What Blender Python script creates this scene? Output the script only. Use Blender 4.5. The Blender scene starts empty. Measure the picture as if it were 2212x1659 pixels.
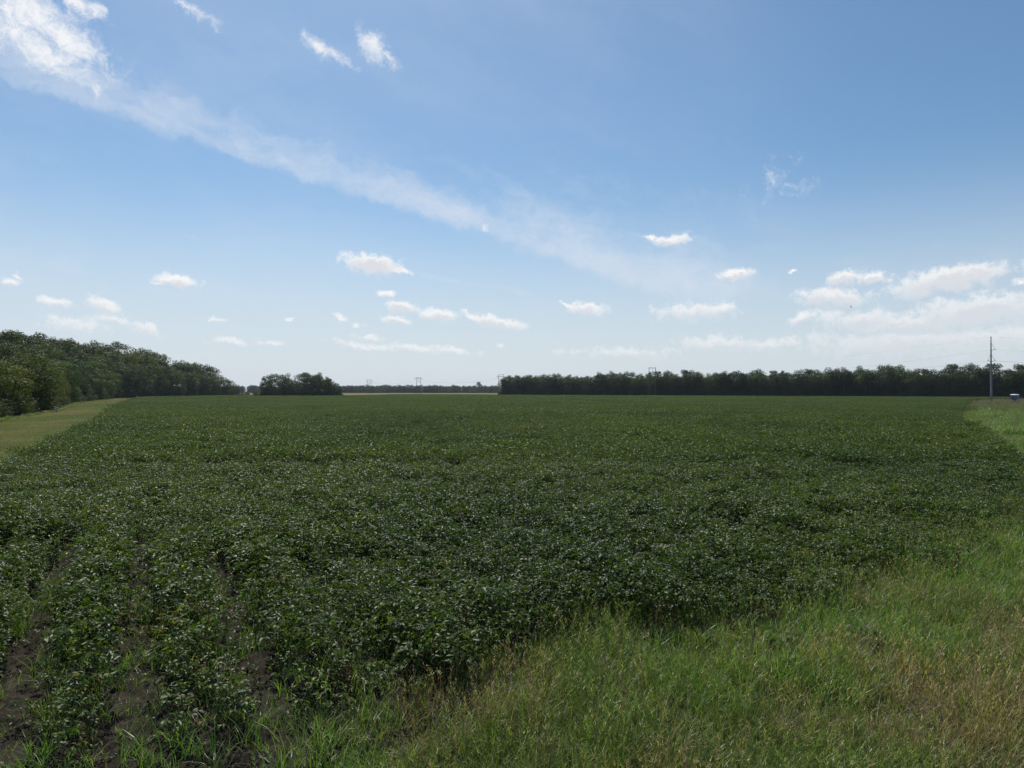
import bpy, math, random
import numpy as np
from mathutils import Vector, Matrix, Euler

random.seed(7)
RNG = np.random.default_rng(7)
SC = bpy.context.scene
COL = SC.collection
R = math.radians

# ------------------------------------------------------------------ camera, sky, sun, exposure
CAM_H = 4.2
cam_data = bpy.data.cameras.new('camera')
cam_data.sensor_width = 36.0
cam_data.lens = 24.79
cam_data.clip_start = 0.1
cam_data.clip_end = 20000
cam = bpy.data.objects.new('camera', cam_data)
COL.objects.link(cam)
cam.location = (0, 0, CAM_H)
cam.rotation_euler = (R(90 + 0.57), 0, 0)
SC.camera = cam

SUN_EL, SUN_AZ = R(54), R(-18)          # azimuth: left of straight ahead (+Y)
sun_dir = Vector((math.sin(SUN_AZ) * math.cos(SUN_EL), math.cos(SUN_AZ) * math.cos(SUN_EL), math.sin(SUN_EL)))
sl = bpy.data.lights.new('sun', 'SUN')
sl.energy = 5.0
sl.angle = R(0.53)
sl.color = (1.0, 0.95, 0.87)
sun = bpy.data.objects.new('sun', sl)
COL.objects.link(sun)
sun.rotation_euler = sun_dir.to_track_quat('Z', 'Y').to_euler()
sun.location = (0, 0, 60)

SKY_STRENGTH = 0.085
world = bpy.data.worlds.new('World')
SC.world = world
world.use_nodes = True
SC.view_settings.view_transform = 'Standard'
SC.view_settings.look = 'None'
SC.view_settings.exposure = 0.0
SC.view_settings.gamma = 1.0
SC.view_settings.use_curve_mapping = False
SC.cycles.max_bounces = 6
SC.cycles.diffuse_bounces = 3
SC.cycles.glossy_bounces = 2
SC.cycles.transmission_bounces = 3
SC.cycles.volume_bounces = 0
SC.cycles.transparent_max_bounces = 4
SC.cycles.caustics_reflective = False
SC.cycles.caustics_refractive = False
SC.cycles.sample_clamp_indirect = 4.0
SC.cycles.use_denoising = True
SC.cycles.denoiser = 'OPENIMAGEDENOISE'
SC.cycles.denoising_input_passes = 'RGB_ALBEDO_NORMAL'
SC.cycles.denoising_prefilter = 'NONE'


class NT:
    """small helper round a node tree"""
    def __init__(self, tree):
        self.t = tree
        tree.nodes.clear()

    def n(self, kind, **kw):
        nd = self.t.nodes.new(kind)
        for k, v in kw.items():
            setattr(nd, k, v)
        return nd

    def link(self, a, b):
        self.t.links.new(a, b)

    def put(self, sock, v):
        if hasattr(v, 'is_output'):
            self.t.links.new(v, sock)
        else:
            sock.default_value = v

    def math(self, op, a, b=None, c=None, clamp=False):
        nd = self.n('ShaderNodeMath', operation=op, use_clamp=clamp)
        self.put(nd.inputs[0], a)
        if b is not None:
            self.put(nd.inputs[1], b)
        if c is not None:
            self.put(nd.inputs[2], c)
        return nd.outputs[0]

    def vmath(self, op, a, b=None, scale=None):
        nd = self.n('ShaderNodeVectorMath', operation=op)
        self.put(nd.inputs[0], a)
        if b is not None:
            self.put(nd.inputs[1], b)
        if scale is not None:
            self.put(nd.inputs['Scale'], scale)
        return nd.outputs['Value'] if op in ('DOT_PRODUCT', 'LENGTH', 'DISTANCE') else nd.outputs['Vector']

    def noise(self, vec, scale, detail=4, rough=0.55, dist=0.0):
        nd = self.n('ShaderNodeTexNoise')
        if vec is not None:
            self.link(vec, nd.inputs['Vector'])
        nd.inputs['Scale'].default_value = scale
        nd.inputs['Detail'].default_value = detail
        nd.inputs['Roughness'].default_value = rough
        nd.inputs['Distortion'].default_value = dist
        return nd

    def smooth(self, v, a, b, lo=0.0, hi=1.0):
        nd = self.n('ShaderNodeMapRange', interpolation_type='SMOOTHSTEP')
        self.put(nd.inputs['Value'], v)
        nd.inputs['From Min'].default_value = a
        nd.inputs['From Max'].default_value = b
        nd.inputs['To Min'].default_value = lo
        nd.inputs['To Max'].default_value = hi
        return nd.outputs['Result']

    def mix(self, f, a, b, blend='MIX'):
        nd = self.n('ShaderNodeMix', data_type='RGBA', blend_type=blend)
        self.put(nd.inputs[0], f)
        self.put(nd.inputs[6], a if hasattr(a, 'is_output') else (*a[:3], 1))
        self.put(nd.inputs[7], b if hasattr(b, 'is_output') else (*b[:3], 1))
        return nd.outputs[2]


def sky_dir(px, py):
    """direction of a spot in the sky, measured on the photograph (2212 x 1659)"""
    f = 1523.0
    v = Vector(((px - 1106) / f, 1.0, (829.5 - py) / f))
    v.rotate(Euler((R(0.57), 0, 0)))
    return v.normalized()


def build_sky():
    w = NT(world.node_tree)
    out = w.n('ShaderNodeOutputWorld')
    bg = w.n('ShaderNodeBackground')
    bg.inputs['Strength'].default_value = SKY_STRENGTH
    w.link(bg.outputs[0], out.inputs['Surface'])
    sky = w.n('ShaderNodeTexSky', sky_type='NISHITA')
    sky.sun_disc = False
    sky.sun_elevation = SUN_EL
    sky.sun_rotation = SUN_AZ
    sky.altitude = 0
    sky.air_density = 1.0
    sky.dust_density = 0.6
    sky.ozone_density = 2.0
    d = w.n('ShaderNodeTexCoord').outputs['Generated']
    dn = w.vmath('NORMALIZE', d)
    sep = w.n('ShaderNodeSeparateXYZ')
    w.link(dn, sep.inputs[0])
    el = sep.outputs['Z']
    # warped direction gives clouds ragged outlines
    n1 = w.noise(dn, 26, 5, 0.6)
    off = w.vmath('SUBTRACT', n1.outputs['Color'], (0.5, 0.5, 0.5))
    n2 = w.noise(dn, 95, 4, 0.6)
    off2 = w.vmath('SUBTRACT', n2.outputs['Color'], (0.5, 0.5, 0.5))
    dw = w.vmath('ADD', dn, w.vmath('SCALE', off, scale=0.020))
    dw = w.vmath('ADD', dw, w.vmath('SCALE', off2, scale=0.010))
    detail = w.noise(dn, 75, 6, 0.66).outputs['Fac']

    dw_up = w.vmath('ADD', dw, (0, 0, 0.0062))          # a little higher: is there cloud above this spot?

    def lens(px, py, hw, hh, rot, amp=1.0, src=None):
        c = sky_dir(px, py)
        right = Vector((c.y, -c.x, 0)).normalized()
        up = right.cross(c).normalized()
        a = R(-rot)                                  # picture's rotation: clockwise positive
        rr = right * math.cos(a) + up * math.sin(a)
        uu = up * math.cos(a) - right * math.sin(a)
        m = Matrix((rr, c, uu)).transposed()
        mp = w.n('ShaderNodeMapping', vector_type='TEXTURE')
        w.link(src if src is not None else dw, mp.inputs['Vector'])
        mp.inputs['Location'].default_value = c
        mp.inputs['Rotation'].default_value = m.to_euler()
        mp.inputs['Scale'].default_value = (hw / 1523, 0.35, hh / 1523)
        ln = w.vmath('LENGTH', mp.outputs[0])
        return w.math('MULTIPLY_ADD', ln, -amp, amp * 1.10)

    puffs = [  # px, py, half width, half height, rotation, amount
        (805, 571, 66, 25, 8, 1.25), (856, 584, 42, 8, 12, .9), (385, 609, 48, 14, 5, 1.15), (352, 614, 24, 5, 0, .8),
        (832, 636, 24, 11, 4, 1.0), (872, 665, 44, 17, 6, 1.15), (945, 679, 48, 15, 4, 1.1), (860, 691, 36, 11, 6, 1.0),
        (1075, 696, 68, 16, 10, 1.1), (1018, 684, 30, 7, 18, .8), (738, 684, 22, 7, 15, .7), (774, 700, 20, 5, 0, .6),
        (1268, 668, 48, 18, 4, 1.05), (1222, 656, 22, 8, 30, .8), (1455, 519, 50, 15, -8, 1.0), (1412, 517, 26, 5, 8, .7),
        (1500, 672, 92, 21, 2, .75), (1560, 668, 40, 15, 4, .7), (1595, 592, 42, 13, -3, .95), (1710, 587, 11, 5, 0, .8),
        (1818, 601, 32, 19, -5, 1.1), (1880, 601, 42, 17, 10, .95), (1795, 641, 76, 22, 8, .95), (1740, 632, 20, 9, 0, .7),
        (2040, 606, 112, 27, -8, 1.05), (2203, 607, 14, 9, 0, .9), (1735, 686, 38, 14, -15, .9),
        (2110, 674, 130, 36, -4, 1.05), (1960, 700, 140, 24, 2, .85), (1960, 738, 220, 30, 0, .72), (2150, 730, 140, 26, 0, .75), (1860, 690, 110, 24, 4, .7), (2140, 655, 90, 18, -6, .8),
        (1560, 741, 100, 19, 3, .75), (1665, 744, 70, 16, 2, .65), (1360, 762, 130, 14, 0, .5),
        (122, 651, 32, 9, 6, .75), (226, 661, 36, 15, 22, .95), (244, 690, 36, 12, 14, .85), (165, 702, 70, 18, 0, .6),
        (316, 711, 30, 15, 20, .7), (28, 607, 18, 9, 0, .8), (40, 594, 8, 5, 0, .6), (470, 688, 20, 5, 0, .55),
        (500, 738, 46, 9, 6, .6), (580, 737, 46, 9, 8, .6), (626, 687, 12, 5, 0, .5),
        (790, 745, 90, 9, 6, .6), (900, 752, 70, 11, 4, .75), (985, 757, 60, 10, 6, .7), (800, 728, 44, 7, 8, .5),
        (1080, 748, 13, 7, 0, .7), (1043, 496, 12, 9, 30, .42), (1240, 758, 60, 8, 0, .45)]
    def chained(vec, prev):
        # hands on the running value so that Cycles works through the clouds one after another (its node stack is small)
        nd = w.n('ShaderNodeVectorMath', operation='MULTIPLY_ADD')
        w.link(prev, nd.inputs[0])
        nd.inputs[1].default_value = (1e-9, 1e-9, 1e-9)
        w.link(vec, nd.inputs[2])
        return nd.outputs[0]

    F = U = None
    s1, s2 = dw, dw_up
    for i, p in enumerate(puffs):
        if i and i % 6 == 0:
            s1, s2 = chained(dw, U), chained(dw_up, U)
        v = lens(*p, src=s1)
        F = v if F is None else w.math('MAXIMUM', F, v)
        u = lens(*p, src=s2)
        U = u if U is None else w.math('MAXIMUM', U, u)
    torn = [(70, 22, 130, 42, 27, 1.0), (118, 62, 120, 30, 30, 1.0), (100, 112, 92, 38, 24, .95), (30, 70, 60, 40, 40, .8),
            (208, 133, 26, 8, 45, .6), (160, 0, 60, 16, 20, .8), (690, 98, 36, 17, 30, .75), (725, 118, 38, 11, 30, .75),
            (806, 98, 44, 25, 42, 1.0), (838, 122, 26, 14, 45, .8), (405, 16, 52, 9, 22, .55), (450, 40, 24, 6, 5, .3), (1672, 385, 34, 22, 20, .16)]
    T = None
    for p in torn:
        v = lens(*p)
        T = v if T is None else w.math('MAXIMUM', T, v)
    dd = w.math('SUBTRACT', detail, 0.5)
    fp = w.math('MULTIPLY_ADD', dd, 1.9, F)
    up_ = w.math('MULTIPLY_ADD', dd, 1.5, U)
    cum = w.smooth(fp, -0.02, 0.78)
    rag = w.noise(w.vmath('ADD', dn, w.vmath('SCALE', off, scale=0.05)), 42, 7, 0.72).outputs['Fac']
    ft = w.math('MULTIPLY_ADD', w.math('SUBTRACT', rag, 0.5), 2.6, T)
    tor = w.smooth(ft, -0.05, 1.15, 0.0, 0.97)

    # ---- cirrus: one long streak along a great circle and a few fainter ones
    def streak(p0, p1, half, soft, amp, warp, tail=0.0):
        a, b = sky_dir(*p0), sky_dir(*p1)
        nrm = a.cross(b).normalized()
        if nrm.z < 0:
            nrm.negate()
        along = (b - a).normalized()
        mid = ((a + b) * 0.5).normalized()
        du = w.vmath('ADD', dn, w.vmath('SCALE', off, scale=warp))
        dist = w.math('DIVIDE', w.vmath('DOT_PRODUCT', du, nrm), half / 1523)
        up = w.math('MAXIMUM', dist, 0.0)
        dn_ = w.math('MINIMUM', dist, 0.0)
        prof = w.math('MULTIPLY_ADD', w.math('ABSOLUTE', dn_), -1.0, 1.0, clamp=True)
        prof2 = w.math('MULTIPLY_ADD', up, -1.0 / soft, 1.0, clamp=True)
        pr = w.math('MULTIPLY', w.smooth(prof, 0, 1), w.smooth(prof2, 0, 1))
        t = w.vmath('DOT_PRODUCT', w.vmath('SUBTRACT', dn, mid), along)
        L = (b - a).length * 0.5
        ends = w.smooth(w.math('ABSOLUTE', t), L * 1.08, L * 0.72)
        return w.math('MULTIPLY', w.math('MULTIPLY', pr, ends), amp)

    S = [streak((-260, 62), (1580, 670), 40, 3.2, 0.57, 0.030), streak((1000, 480), (1640, 660), 58, 3.0, 0.52, 0.04),
         streak((560, 290), (1800, 560), 90, 2.6, 0.17, 0.05), streak((-300, 520), (560, 640), 40, 2.0, 0.20, 0.04), streak((1648, 450), (1692, 372), 20, 1.6, 0.24, 0.06), streak((1500, 640), (2300, 560), 50, 1.6, 0.16, 0.03),
         streak((880, 588), (1160, 640), 13, 1.6, 0.40, 0.010), streak((280, 486), (440, 515), 7, 1.2, 0.22, 0.006),
         streak((590, 550), (740, 580), 13, 1.6, 0.25, 0.012), 
         streak((1700, 590), (2090, 525), 12, 2.0, 0.14, 0.006), 
         streak((-200, 330), (700, 420), 60, 2.6, 0.10, 0.02)]
    C = None
    for v in S:
        C = v if C is None else w.math('MAXIMUM', C, v)
    # fibres combed along the streak
    a, b = sky_dir(100, 190), sky_dir(1500, 640)
    nrm = a.cross(b).normalized()
    al = (b - a).normalized()
    third = al.cross(nrm).normalized()
    m = Matrix((al, nrm, third)).transposed()
    mp = w.n('ShaderNodeMapping', vector_type='TEXTURE')
    w.link(w.vmath('ADD', dn, w.vmath('SCALE', off, scale=0.045)), mp.inputs['Vector'])
    mp.inputs['Rotation'].default_value = m.to_euler()
    mp.inputs['Scale'].default_value = (3.2, 1.0, 1.0)
    fib = w.noise(mp.outputs[0], 24, 6, 0.62).outputs['Fac']
    veil = w.noise(mp.outputs[0], 4.0, 4, 0.5).outputs['Fac']
    cir = w.smooth(w.math('MULTIPLY_ADD', w.math('SUBTRACT', fib, 0.5), w.smooth(C, 0.0, 0.25, 0.0, 1.25), C), 0.02, 1.0, 0.0, 0.80)
    thin = w.math('MULTIPLY', w.smooth(veil, 0.36, 0.72, 0.0, 0.22), w.math('MULTIPLY', w.smooth(fib, 0.2, 0.7, 0.4, 1.1), w.smooth(sep.outputs['X'], 0.42, 0.0)))
    cir = w.math('MAXIMUM', cir, thin)
    # milky air towards the horizon, all round
    milk = w.smooth(el, 0.31, 0.0, 0.0, 0.86)
    k = 1.0 / SKY_STRENGTH
    base = w.mix(1.0, sky.outputs[0], (0.88, 1.10, 1.19), 'MULTIPLY')
    c1 = w.mix(milk, base, (0.67 * k, 0.72 * k, 0.785 * k))
    c2 = w.mix(cir, c1, (0.71 * k, 0.77 * k, 0.86 * k))
    hazy = w.smooth(el, 0.01, 0.16, 0.55, 1.0)           # low clouds stand far off in thick air
    shade = w.smooth(up_, 0.05, 0.85)
    cc = w.mix(w.math('MULTIPLY', shade, 0.8), (0.95 * k, 0.95 * k, 0.95 * k), (0.66 * k, 0.69 * k, 0.75 * k))
    c3 = w.mix(w.math('MULTIPLY', cum, hazy), c2, cc)
    c4 = w.mix(tor, c3, (0.92 * k, 0.93 * k, 0.95 * k))
    w.link(c4, bg.inputs['Color'])


build_sky()
world.cycles.sampling_method = 'MANUAL'
world.cycles.sample_map_resolution = 512

# ------------------------------------------------------------------ helpers


def tag(o, label=None, cat=None, group=None, kind=None):
    if label:
        o['label'] = label
    if cat:
        o['category'] = cat
    if group:
        o['group'] = group
    if kind:
        o['kind'] = kind
    return o


def mesh_from(name, verts, faces, mat=None, var=None, smooth=False):
    """verts (n,3); faces: list of tuples, or int array (m,k); var: per-vertex float"""
    me = bpy.data.meshes.new(name)
    verts = np.asarray(verts, dtype=np.float32)
    if isinstance(faces, np.ndarray):
        m, kk = faces.shape
        me.vertices.add(len(verts))
        me.vertices.foreach_set('co', verts.ravel())
        me.loops.add(m * kk)
        me.loops.foreach_set('vertex_index', faces.astype(np.int32).ravel())
        me.polygons.add(m)
        me.polygons.foreach_set('loop_start', np.arange(0, m * kk, kk, dtype=np.int32))
        me.update(calc_edges=True)
    else:
        me.from_pydata([tuple(map(float, v)) for v in verts], [], faces)
        me.update()
    if var is not None:
        at = me.attributes.new('var', 'FLOAT', 'POINT')
        at.data.foreach_set('value', np.asarray(var, dtype=np.float32))
    if mat:
        me.materials.append(mat)
    if smooth:
        me.polygons.foreach_set('use_smooth', np.ones(len(me.polygons), dtype=bool))
    return me


def link(name, me, parent=None, loc=(0, 0, 0), rot=(0, 0, 0), scale=(1, 1, 1)):
    o = bpy.data.objects.new(name, me)
    COL.objects.link(o)
    o.location, o.rotation_euler, o.scale = loc, rot, scale
    if parent:
        o.parent = parent
    return o


def empty(name, loc, rot=(0, 0, 0), scale=(1, 1, 1)):
    o = link(name, None, None, loc, rot, scale)
    o.empty_display_size = 0.2
    return o


def hash2(ix, iy, seed):
    h = (ix.astype(np.int64) * 374761393 + iy.astype(np.int64) * 668265263 + seed * 69069) & 0xFFFFFFFF
    h = ((h ^ (h >> 13)) * 1274126177) & 0xFFFFFFFF
    return ((h ^ (h >> 16)) & 0xFFFF) / 65535.0


def vnoise(x, y, seed=0):
    x, y = np.asarray(x, float), np.asarray(y, float)
    ix, iy = np.floor(x), np.floor(y)
    fx, fy = x - ix, y - iy
    fx, fy = fx * fx * (3 - 2 * fx), fy * fy * (3 - 2 * fy)
    ix, iy = ix.astype(int), iy.astype(int)
    a, b = hash2(ix, iy, seed), hash2(ix + 1, iy, seed)
    c, d = hash2(ix, iy + 1, seed), hash2(ix + 1, iy + 1, seed)
    return (a + (b - a) * fx) * (1 - fy) + (c + (d - c) * fx) * fy


def fbm(x, y, seed=0, octs=4):
    s, a, t = 0, 0.5, 0
    for o in range(octs):
        s = s + a * vnoise(np.asarray(x) * 2 ** o, np.asarray(y) * 2 ** o, seed + o * 17)
        t += a
        a *= 0.5
    return s / t


def in_poly(x, y, poly):
    x, y = np.asarray(x), np.asarray(y)
    ins = np.zeros(x.shape, bool)
    j = len(poly) - 1
    for i in range(len(poly)):
        xi, yi = poly[i]
        xj, yj = poly[j]
        c = ((yi > y) != (yj > y)) & (x < (xj - xi) * (y - yi) / (yj - yi + 1e-12) + xi)
        ins ^= c
        j = i
    return ins


def dist_poly(x, y, pts):
    """distance to an open polyline"""
    best = np.full(np.asarray(x).shape, 1e9)
    for (x0, y0), (x1, y1) in zip(pts[:-1], pts[1:]):
        dx, dy = x1 - x0, y1 - y0
        t = np.clip(((x - x0) * dx + (y - y0) * dy) / (dx * dx + dy * dy), 0, 1)
        best = np.minimum(best, np.hypot(x - x0 - t * dx, y - y0 - t * dy))
    return best


ONES = ['', 'first', 'second', 'third', 'fourth', 'fifth', 'sixth', 'seventh', 'eighth', 'ninth', 'tenth', 'eleventh', 'twelfth', 'thirteenth', 'fourteenth', 'fifteenth', 'sixteenth', 'seventeenth', 'eighteenth', 'nineteenth']
TENS = {2: ('twentieth', 'twenty'), 3: ('thirtieth', 'thirty'), 4: ('fortieth', 'forty'), 5: ('fiftieth', 'fifty'), 6: ('sixtieth', 'sixty'), 7: ('seventieth', 'seventy')}


def nth(k):
    return ONES[k] if k < 20 else (TENS[k // 10][0] if k % 10 == 0 else TENS[k // 10][1] + '-' + ONES[k % 10])


# ------------------------------------------------------------------ materials

def new_mat(name):
    m = bpy.data.materials.new(name)
    m.use_nodes = True
    return m, NT(m.node_tree)


def leaf_material(name, a, b, third=None, rough=0.42, transl=0.28, tcol=(1.5, 1.55, 0.6), source='INSTANCER', spec=0.5, back=None):
    """leaf: colour a..b by the plant's tint, varied leaf by leaf; shiny face, light coming through"""
    m, w = new_mat(name)
    out = w.n('ShaderNodeOutputMaterial')
    if source == 'INSTANCER':
        at = w.n('ShaderNodeAttribute', attribute_type='INSTANCER', attribute_name='tint')
        tint = at.outputs['Fac']
        col = w.mix(tint, a, b)
        if third:
            at2 = w.n('ShaderNodeAttribute', attribute_type='INSTANCER', attribute_name='dry')
            col = w.mix(at2.outputs['Fac'], col, third)
    elif source == 'OBJECT':
        col = w.n('ShaderNodeObjectInfo').outputs['Color']
    else:
        col = w.mix(w.n('ShaderNodeObjectInfo').outputs['Random'], a, b)
    var = w.n('ShaderNodeAttribute', attribute_type='GEOMETRY', attribute_name='var').outputs['Fac']
    val = w.math('MULTIPLY_ADD', var, 0.78, 0.42)
    yel = w.mix(w.smooth(var, 0.80, 1.0, 0, 0.6), (1, 1, 1), (1.45, 1.25, 0.8))
    hsv = w.mix(1.0, col, yel, 'MULTIPLY')
    vv = w.n('ShaderNodeCombineXYZ')
    for i in range(3):
        w.link(val, vv.inputs[i])
    col = w.mix(1.0, hsv, vv.outputs[0], 'MULTIPLY')
    bs = w.n('ShaderNodeBsdfPrincipled')
    w.link(col, bs.inputs['Base Color'])
    bs.inputs['Roughness'].default_value = rough
    bs.inputs['Specular IOR Level'].default_value = spec
    tr = w.n('ShaderNodeBsdfTranslucent')
    w.link(w.mix(1.0, col, tcol, 'MULTIPLY'), tr.inputs['Color'])
    mx = w.n('ShaderNodeMixShader')
    mx.inputs[0].default_value = transl
    w.link(bs.outputs[0], mx.inputs[1])
    w.link(tr.outputs[0], mx.inputs[2])
    w.link(mx.outputs[0], out.inputs['Surface'])
    return m


def rough_material(name, cols, scale, rough=0.9, bump=0.0, coord='Object', detail=6, spots=None, stretch=None, spec=0.25):
    m, w = new_mat(name)
    out = w.n('ShaderNodeOutputMaterial')
    bs = w.n('ShaderNodeBsdfPrincipled')
    tc = w.n('ShaderNodeTexCoord').outputs[coord]
    if stretch:
        tc = w.vmath('MULTIPLY', tc, stretch)
    nz = w.noise(tc, scale, detail, 0.65)
    ramp = w.n('ShaderNodeValToRGB')
    w.link(nz.outputs['Fac'], ramp.inputs[0])
    els = ramp.color_ramp.elements
    while len(els) < len(cols):
        els.new(0.5)
    for i, c in enumerate(cols):
        els[i].position = 0.28 + 0.44 * i / max(1, len(cols) - 1)
        els[i].color = (*c, 1)
    col = ramp.outputs[0]
    if spots:
        sc2, c2, lo, hi = spots
        n2 = w.noise(tc, sc2, 4, 0.6)
        col = w.mix(w.smooth(n2.outputs['Fac'], lo, hi), col, c2)
    w.link(col, bs.inputs['Base Color'])
    bs.inputs['Roughness'].default_value = rough
    bs.inputs['Specular IOR Level'].default_value = spec
    if bump:
        bp = w.n('ShaderNodeBump')
        bp.inputs['Strength'].default_value = 0.8
        bp.inputs['Distance'].default_value = bump
        w.link(w.noise(tc, scale * 4, 6, 0.7).outputs['Fac'], bp.inputs['Height'])
        w.link(bp.outputs[0], bs.inputs['Normal'])
    w.link(bs.outputs[0], out.inputs['Surface'])
    return m


M_soy = leaf_material('soybean_leaf', (0.047, 0.088, 0.018), (0.083, 0.130, 0.022), (0.19, 0.17, 0.04), rough=0.48, transl=0.36, spec=0.31)
M_soy_one = leaf_material('soybean_leaf_single', (0.048, 0.090, 0.018), (0.088, 0.132, 0.022), rough=0.48, transl=0.36, spec=0.36, source='RANDOM')
M_stem = rough_material('plant_stem', [(0.05, 0.07, 0.02), (0.10, 0.10, 0.04)], 30, 0.7)
M_grass = leaf_material('grass_blade', (0.130, 0.195, 0.048), (0.145, 0.290, 0.042), (0.40, 0.31, 0.185), rough=0.42, transl=0.36, tcol=(1.4, 1.5, .55), spec=0.35)
M_grass_one = leaf_material('grass_blade_single', (0.11, 0.20, 0.034), (0.16, 0.26, 0.042), rough=0.4, transl=0.42, source='RANDOM')
M_dry = leaf_material('dry_grass', (0.27, 0.215, 0.14), (0.38, 0.31, 0.21), (0.15, 0.105, 0.075), rough=0.6, transl=0.2, tcol=(1.2, 1.1, 0.8))
M_dead = leaf_material('dead_weed_leaf', (0.10, 0.055, 0.030), (0.15, 0.085, 0.045), rough=0.7, transl=0.15, source='RANDOM', tcol=(1.2, 1, .8))
M_weed = leaf_material('broad_weed_leaf', (0.040, 0.075, 0.030), (0.060, 0.095, 0.038), rough=0.6, spec=0.2, transl=0.25, source='RANDOM')
M_tree = leaf_material('tree_leaf', (0, 0, 0), (0, 0, 0), rough=0.6, transl=0.36, source='OBJECT', tcol=(1.6, 1.5, 0.5), spec=0.25)
M_under = leaf_material('undergrowth_leaf', (0.046, 0.070, 0.020), (0.080, 0.105, 0.026), (0.13, 0.12, 0.05), rough=0.6, transl=0.22, spec=0.2)
M_bark = rough_material('tree_bark', [(0.06, 0.05, 0.04), (0.14, 0.12, 0.10)], 3, 0.9, 0.02, stretch=(4, 4, 0.6))
M_deadwood = rough_material('bleached_wood', [(0.20, 0.18, 0.16), (0.34, 0.31, 0.28)], 4, 0.85, 0.01, stretch=(4, 4, 0.6))
M_soil = rough_material('field_soil', [(0.014, 0.012, 0.009), (0.029, 0.025, 0.019), (0.056, 0.048, 0.038)], 6, 0.92, 0.02,
                        spots=(38, (0.11, 0.09, 0.07), 0.60, 0.78), spec=0.02)
M_ground = rough_material('farmland', [(0.030, 0.032, 0.014), (0.050, 0.050, 0.020), (0.070, 0.058, 0.030)], 0.7, 0.95, 0.0,
                          spots=(1.6, (0.060, 0.045, 0.030), 0.50, 0.66), spec=0.02)
M_strip = rough_material('mown_grass_ground', [(0.040, 0.056, 0.012), (0.060, 0.062, 0.017), (0.085, 0.062, 0.028)], 0.35, 0.95, 0.0,
                         spots=(0.5, (0.045, 0.072, 0.016), 0.50, 0.70), spec=0.02)
M_tan = rough_material('ripe_grain_field', [(0.12, 0.105, 0.042), (0.17, 0.14, 0.062)], 0.02, 0.95, 0.0, stretch=(1, 0.15, 1), spec=0.02)
M_floor = rough_material('wood_floor', [(0.03, 0.03, 0.015), (0.06, 0.05, 0.03)], 0.3, 0.95)
M_steel = rough_material('weathered_steel', [(0.19, 0.205, 0.21), (0.25, 0.265, 0.27)], 2, 0.55, stretch=(1, 1, 0.2))
M_polewood = rough_material('weathered_pole_wood', [(0.11, 0.10, 0.085), (0.18, 0.165, 0.145)], 3, 0.85, stretch=(4, 4, 0.4))
M_ins = rough_material('grey_insulator', [(0.16, 0.17, 0.19), (0.22, 0.23, 0.25)], 4, 0.35)
M_wire = rough_material('aluminium_wire', [(0.22, 0.23, 0.24), (0.30, 0.31, 0.32)], 2, 0.45)
M_bluebin = rough_material('blue_grey_sheet_metal', [(0.10, 0.15, 0.22), (0.15, 0.20, 0.28)], 1.5, 0.45, stretch=(1, 1, 0.3))
M_white = rough_material('white_painted_metal', [(0.66, 0.66, 0.66), (0.80, 0.80, 0.79)], 1.5, 0.45)
M_bird = rough_material('dark_feathers', [(0.03, 0.028, 0.025), (0.06, 0.055, 0.05)], 20, 0.7)

# ------------------------------------------------------------------ the lie of the land (metres; camera over 0,0 looking along +Y)
NEAR_EDGE = [(-14, 4.0), (-3.6, 8.0), (-0.6, 9.8), (1.4, 11.9), (4.3, 11.6), (6.0, 12.9), (9.2, 16.2), (12.8, 18.9), (18.4, 24.2), (23.8, 31.5)]
RIGHT_EDGE = [(23.8, 31.5), (31.5, 45), (38.5, 56), (52, 82), (74, 116), (119, 184), (188, 287), (268, 375)]
FAR_EDGE = [(268, 375), (285, 392), (190, 465), (95, 546), (-12, 634), (-40, 700), (-122, 716), (-124, 511), (-196, 511), (-214, 590), (-234, 560)]
LEFT_EDGE = [(-234, 560), (-221, 417), (-111, 200), (-50, 84), (-24, 33), (-14, 4.0)]
SOIL_EDGE = [(-14, 2.5), (-7.5, 5.0), (-2.6, 5.2), (-1.5, 8.3), (-0.4, 9.6), (1.2, 11.5), (4.3, 11.3), (6.0, 12.6), (9.2, 15.9), (12.8, 18.6), (18.4, 23.9), (23.8, 31.5)]
FIELD = NEAR_EDGE[:-1] + RIGHT_EDGE[:-1] + FAR_EDGE[:-1] + LEFT_EDGE[:-1]
SOIL = SOIL_EDGE[:-1] + RIGHT_EDGE[:-1] + FAR_EDGE[:-1] + LEFT_EDGE[:-1]
ROW = np.array((-0.468, 0.884))          # the way the bean rows run
ACR = np.array((0.884, 0.468))
ROW_GAP = 1.5


def hill(x, y):
    """the low wooded rise behind the left-hand wood's edge"""
    edge = np.maximum(-22 - 0.507 * y, -247)
    s = np.clip((edge - x - 4) / 36.0, 0, 1)
    s = s * s * (3 - 2 * s)
    e = np.exp(-((y - 450) / 120.0) ** 2)
    return 14.0 * s * e


def plane(name, poly, z, mat, kind='structure'):
    me = mesh_from(name, [(x, y, z) for x, y in poly], [tuple(range(len(poly)))], mat)
    return tag(link(name, me), kind=kind)


S = 5600
plane('ground', [(-S, -S), (S, -S), (S, S), (-S, S)], 0.0, M_ground)
plane('tan_field', [(-900, 725), (-130, 725), (-30, 712), (10, 690), (900, 690), (900, 1495), (-900, 1495)], 0.008, M_tan)
plane('grass_strip', [(-28, 33), (-24.2, 33), (-50.5, 84), (-111.5, 200), (-222, 417), (-236, 420), (-195, 335), (-149, 241), (-103, 162), (-92.8, 141), (-73, 100), (-52, 60)][::-1], 0.006, M_strip)

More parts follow.
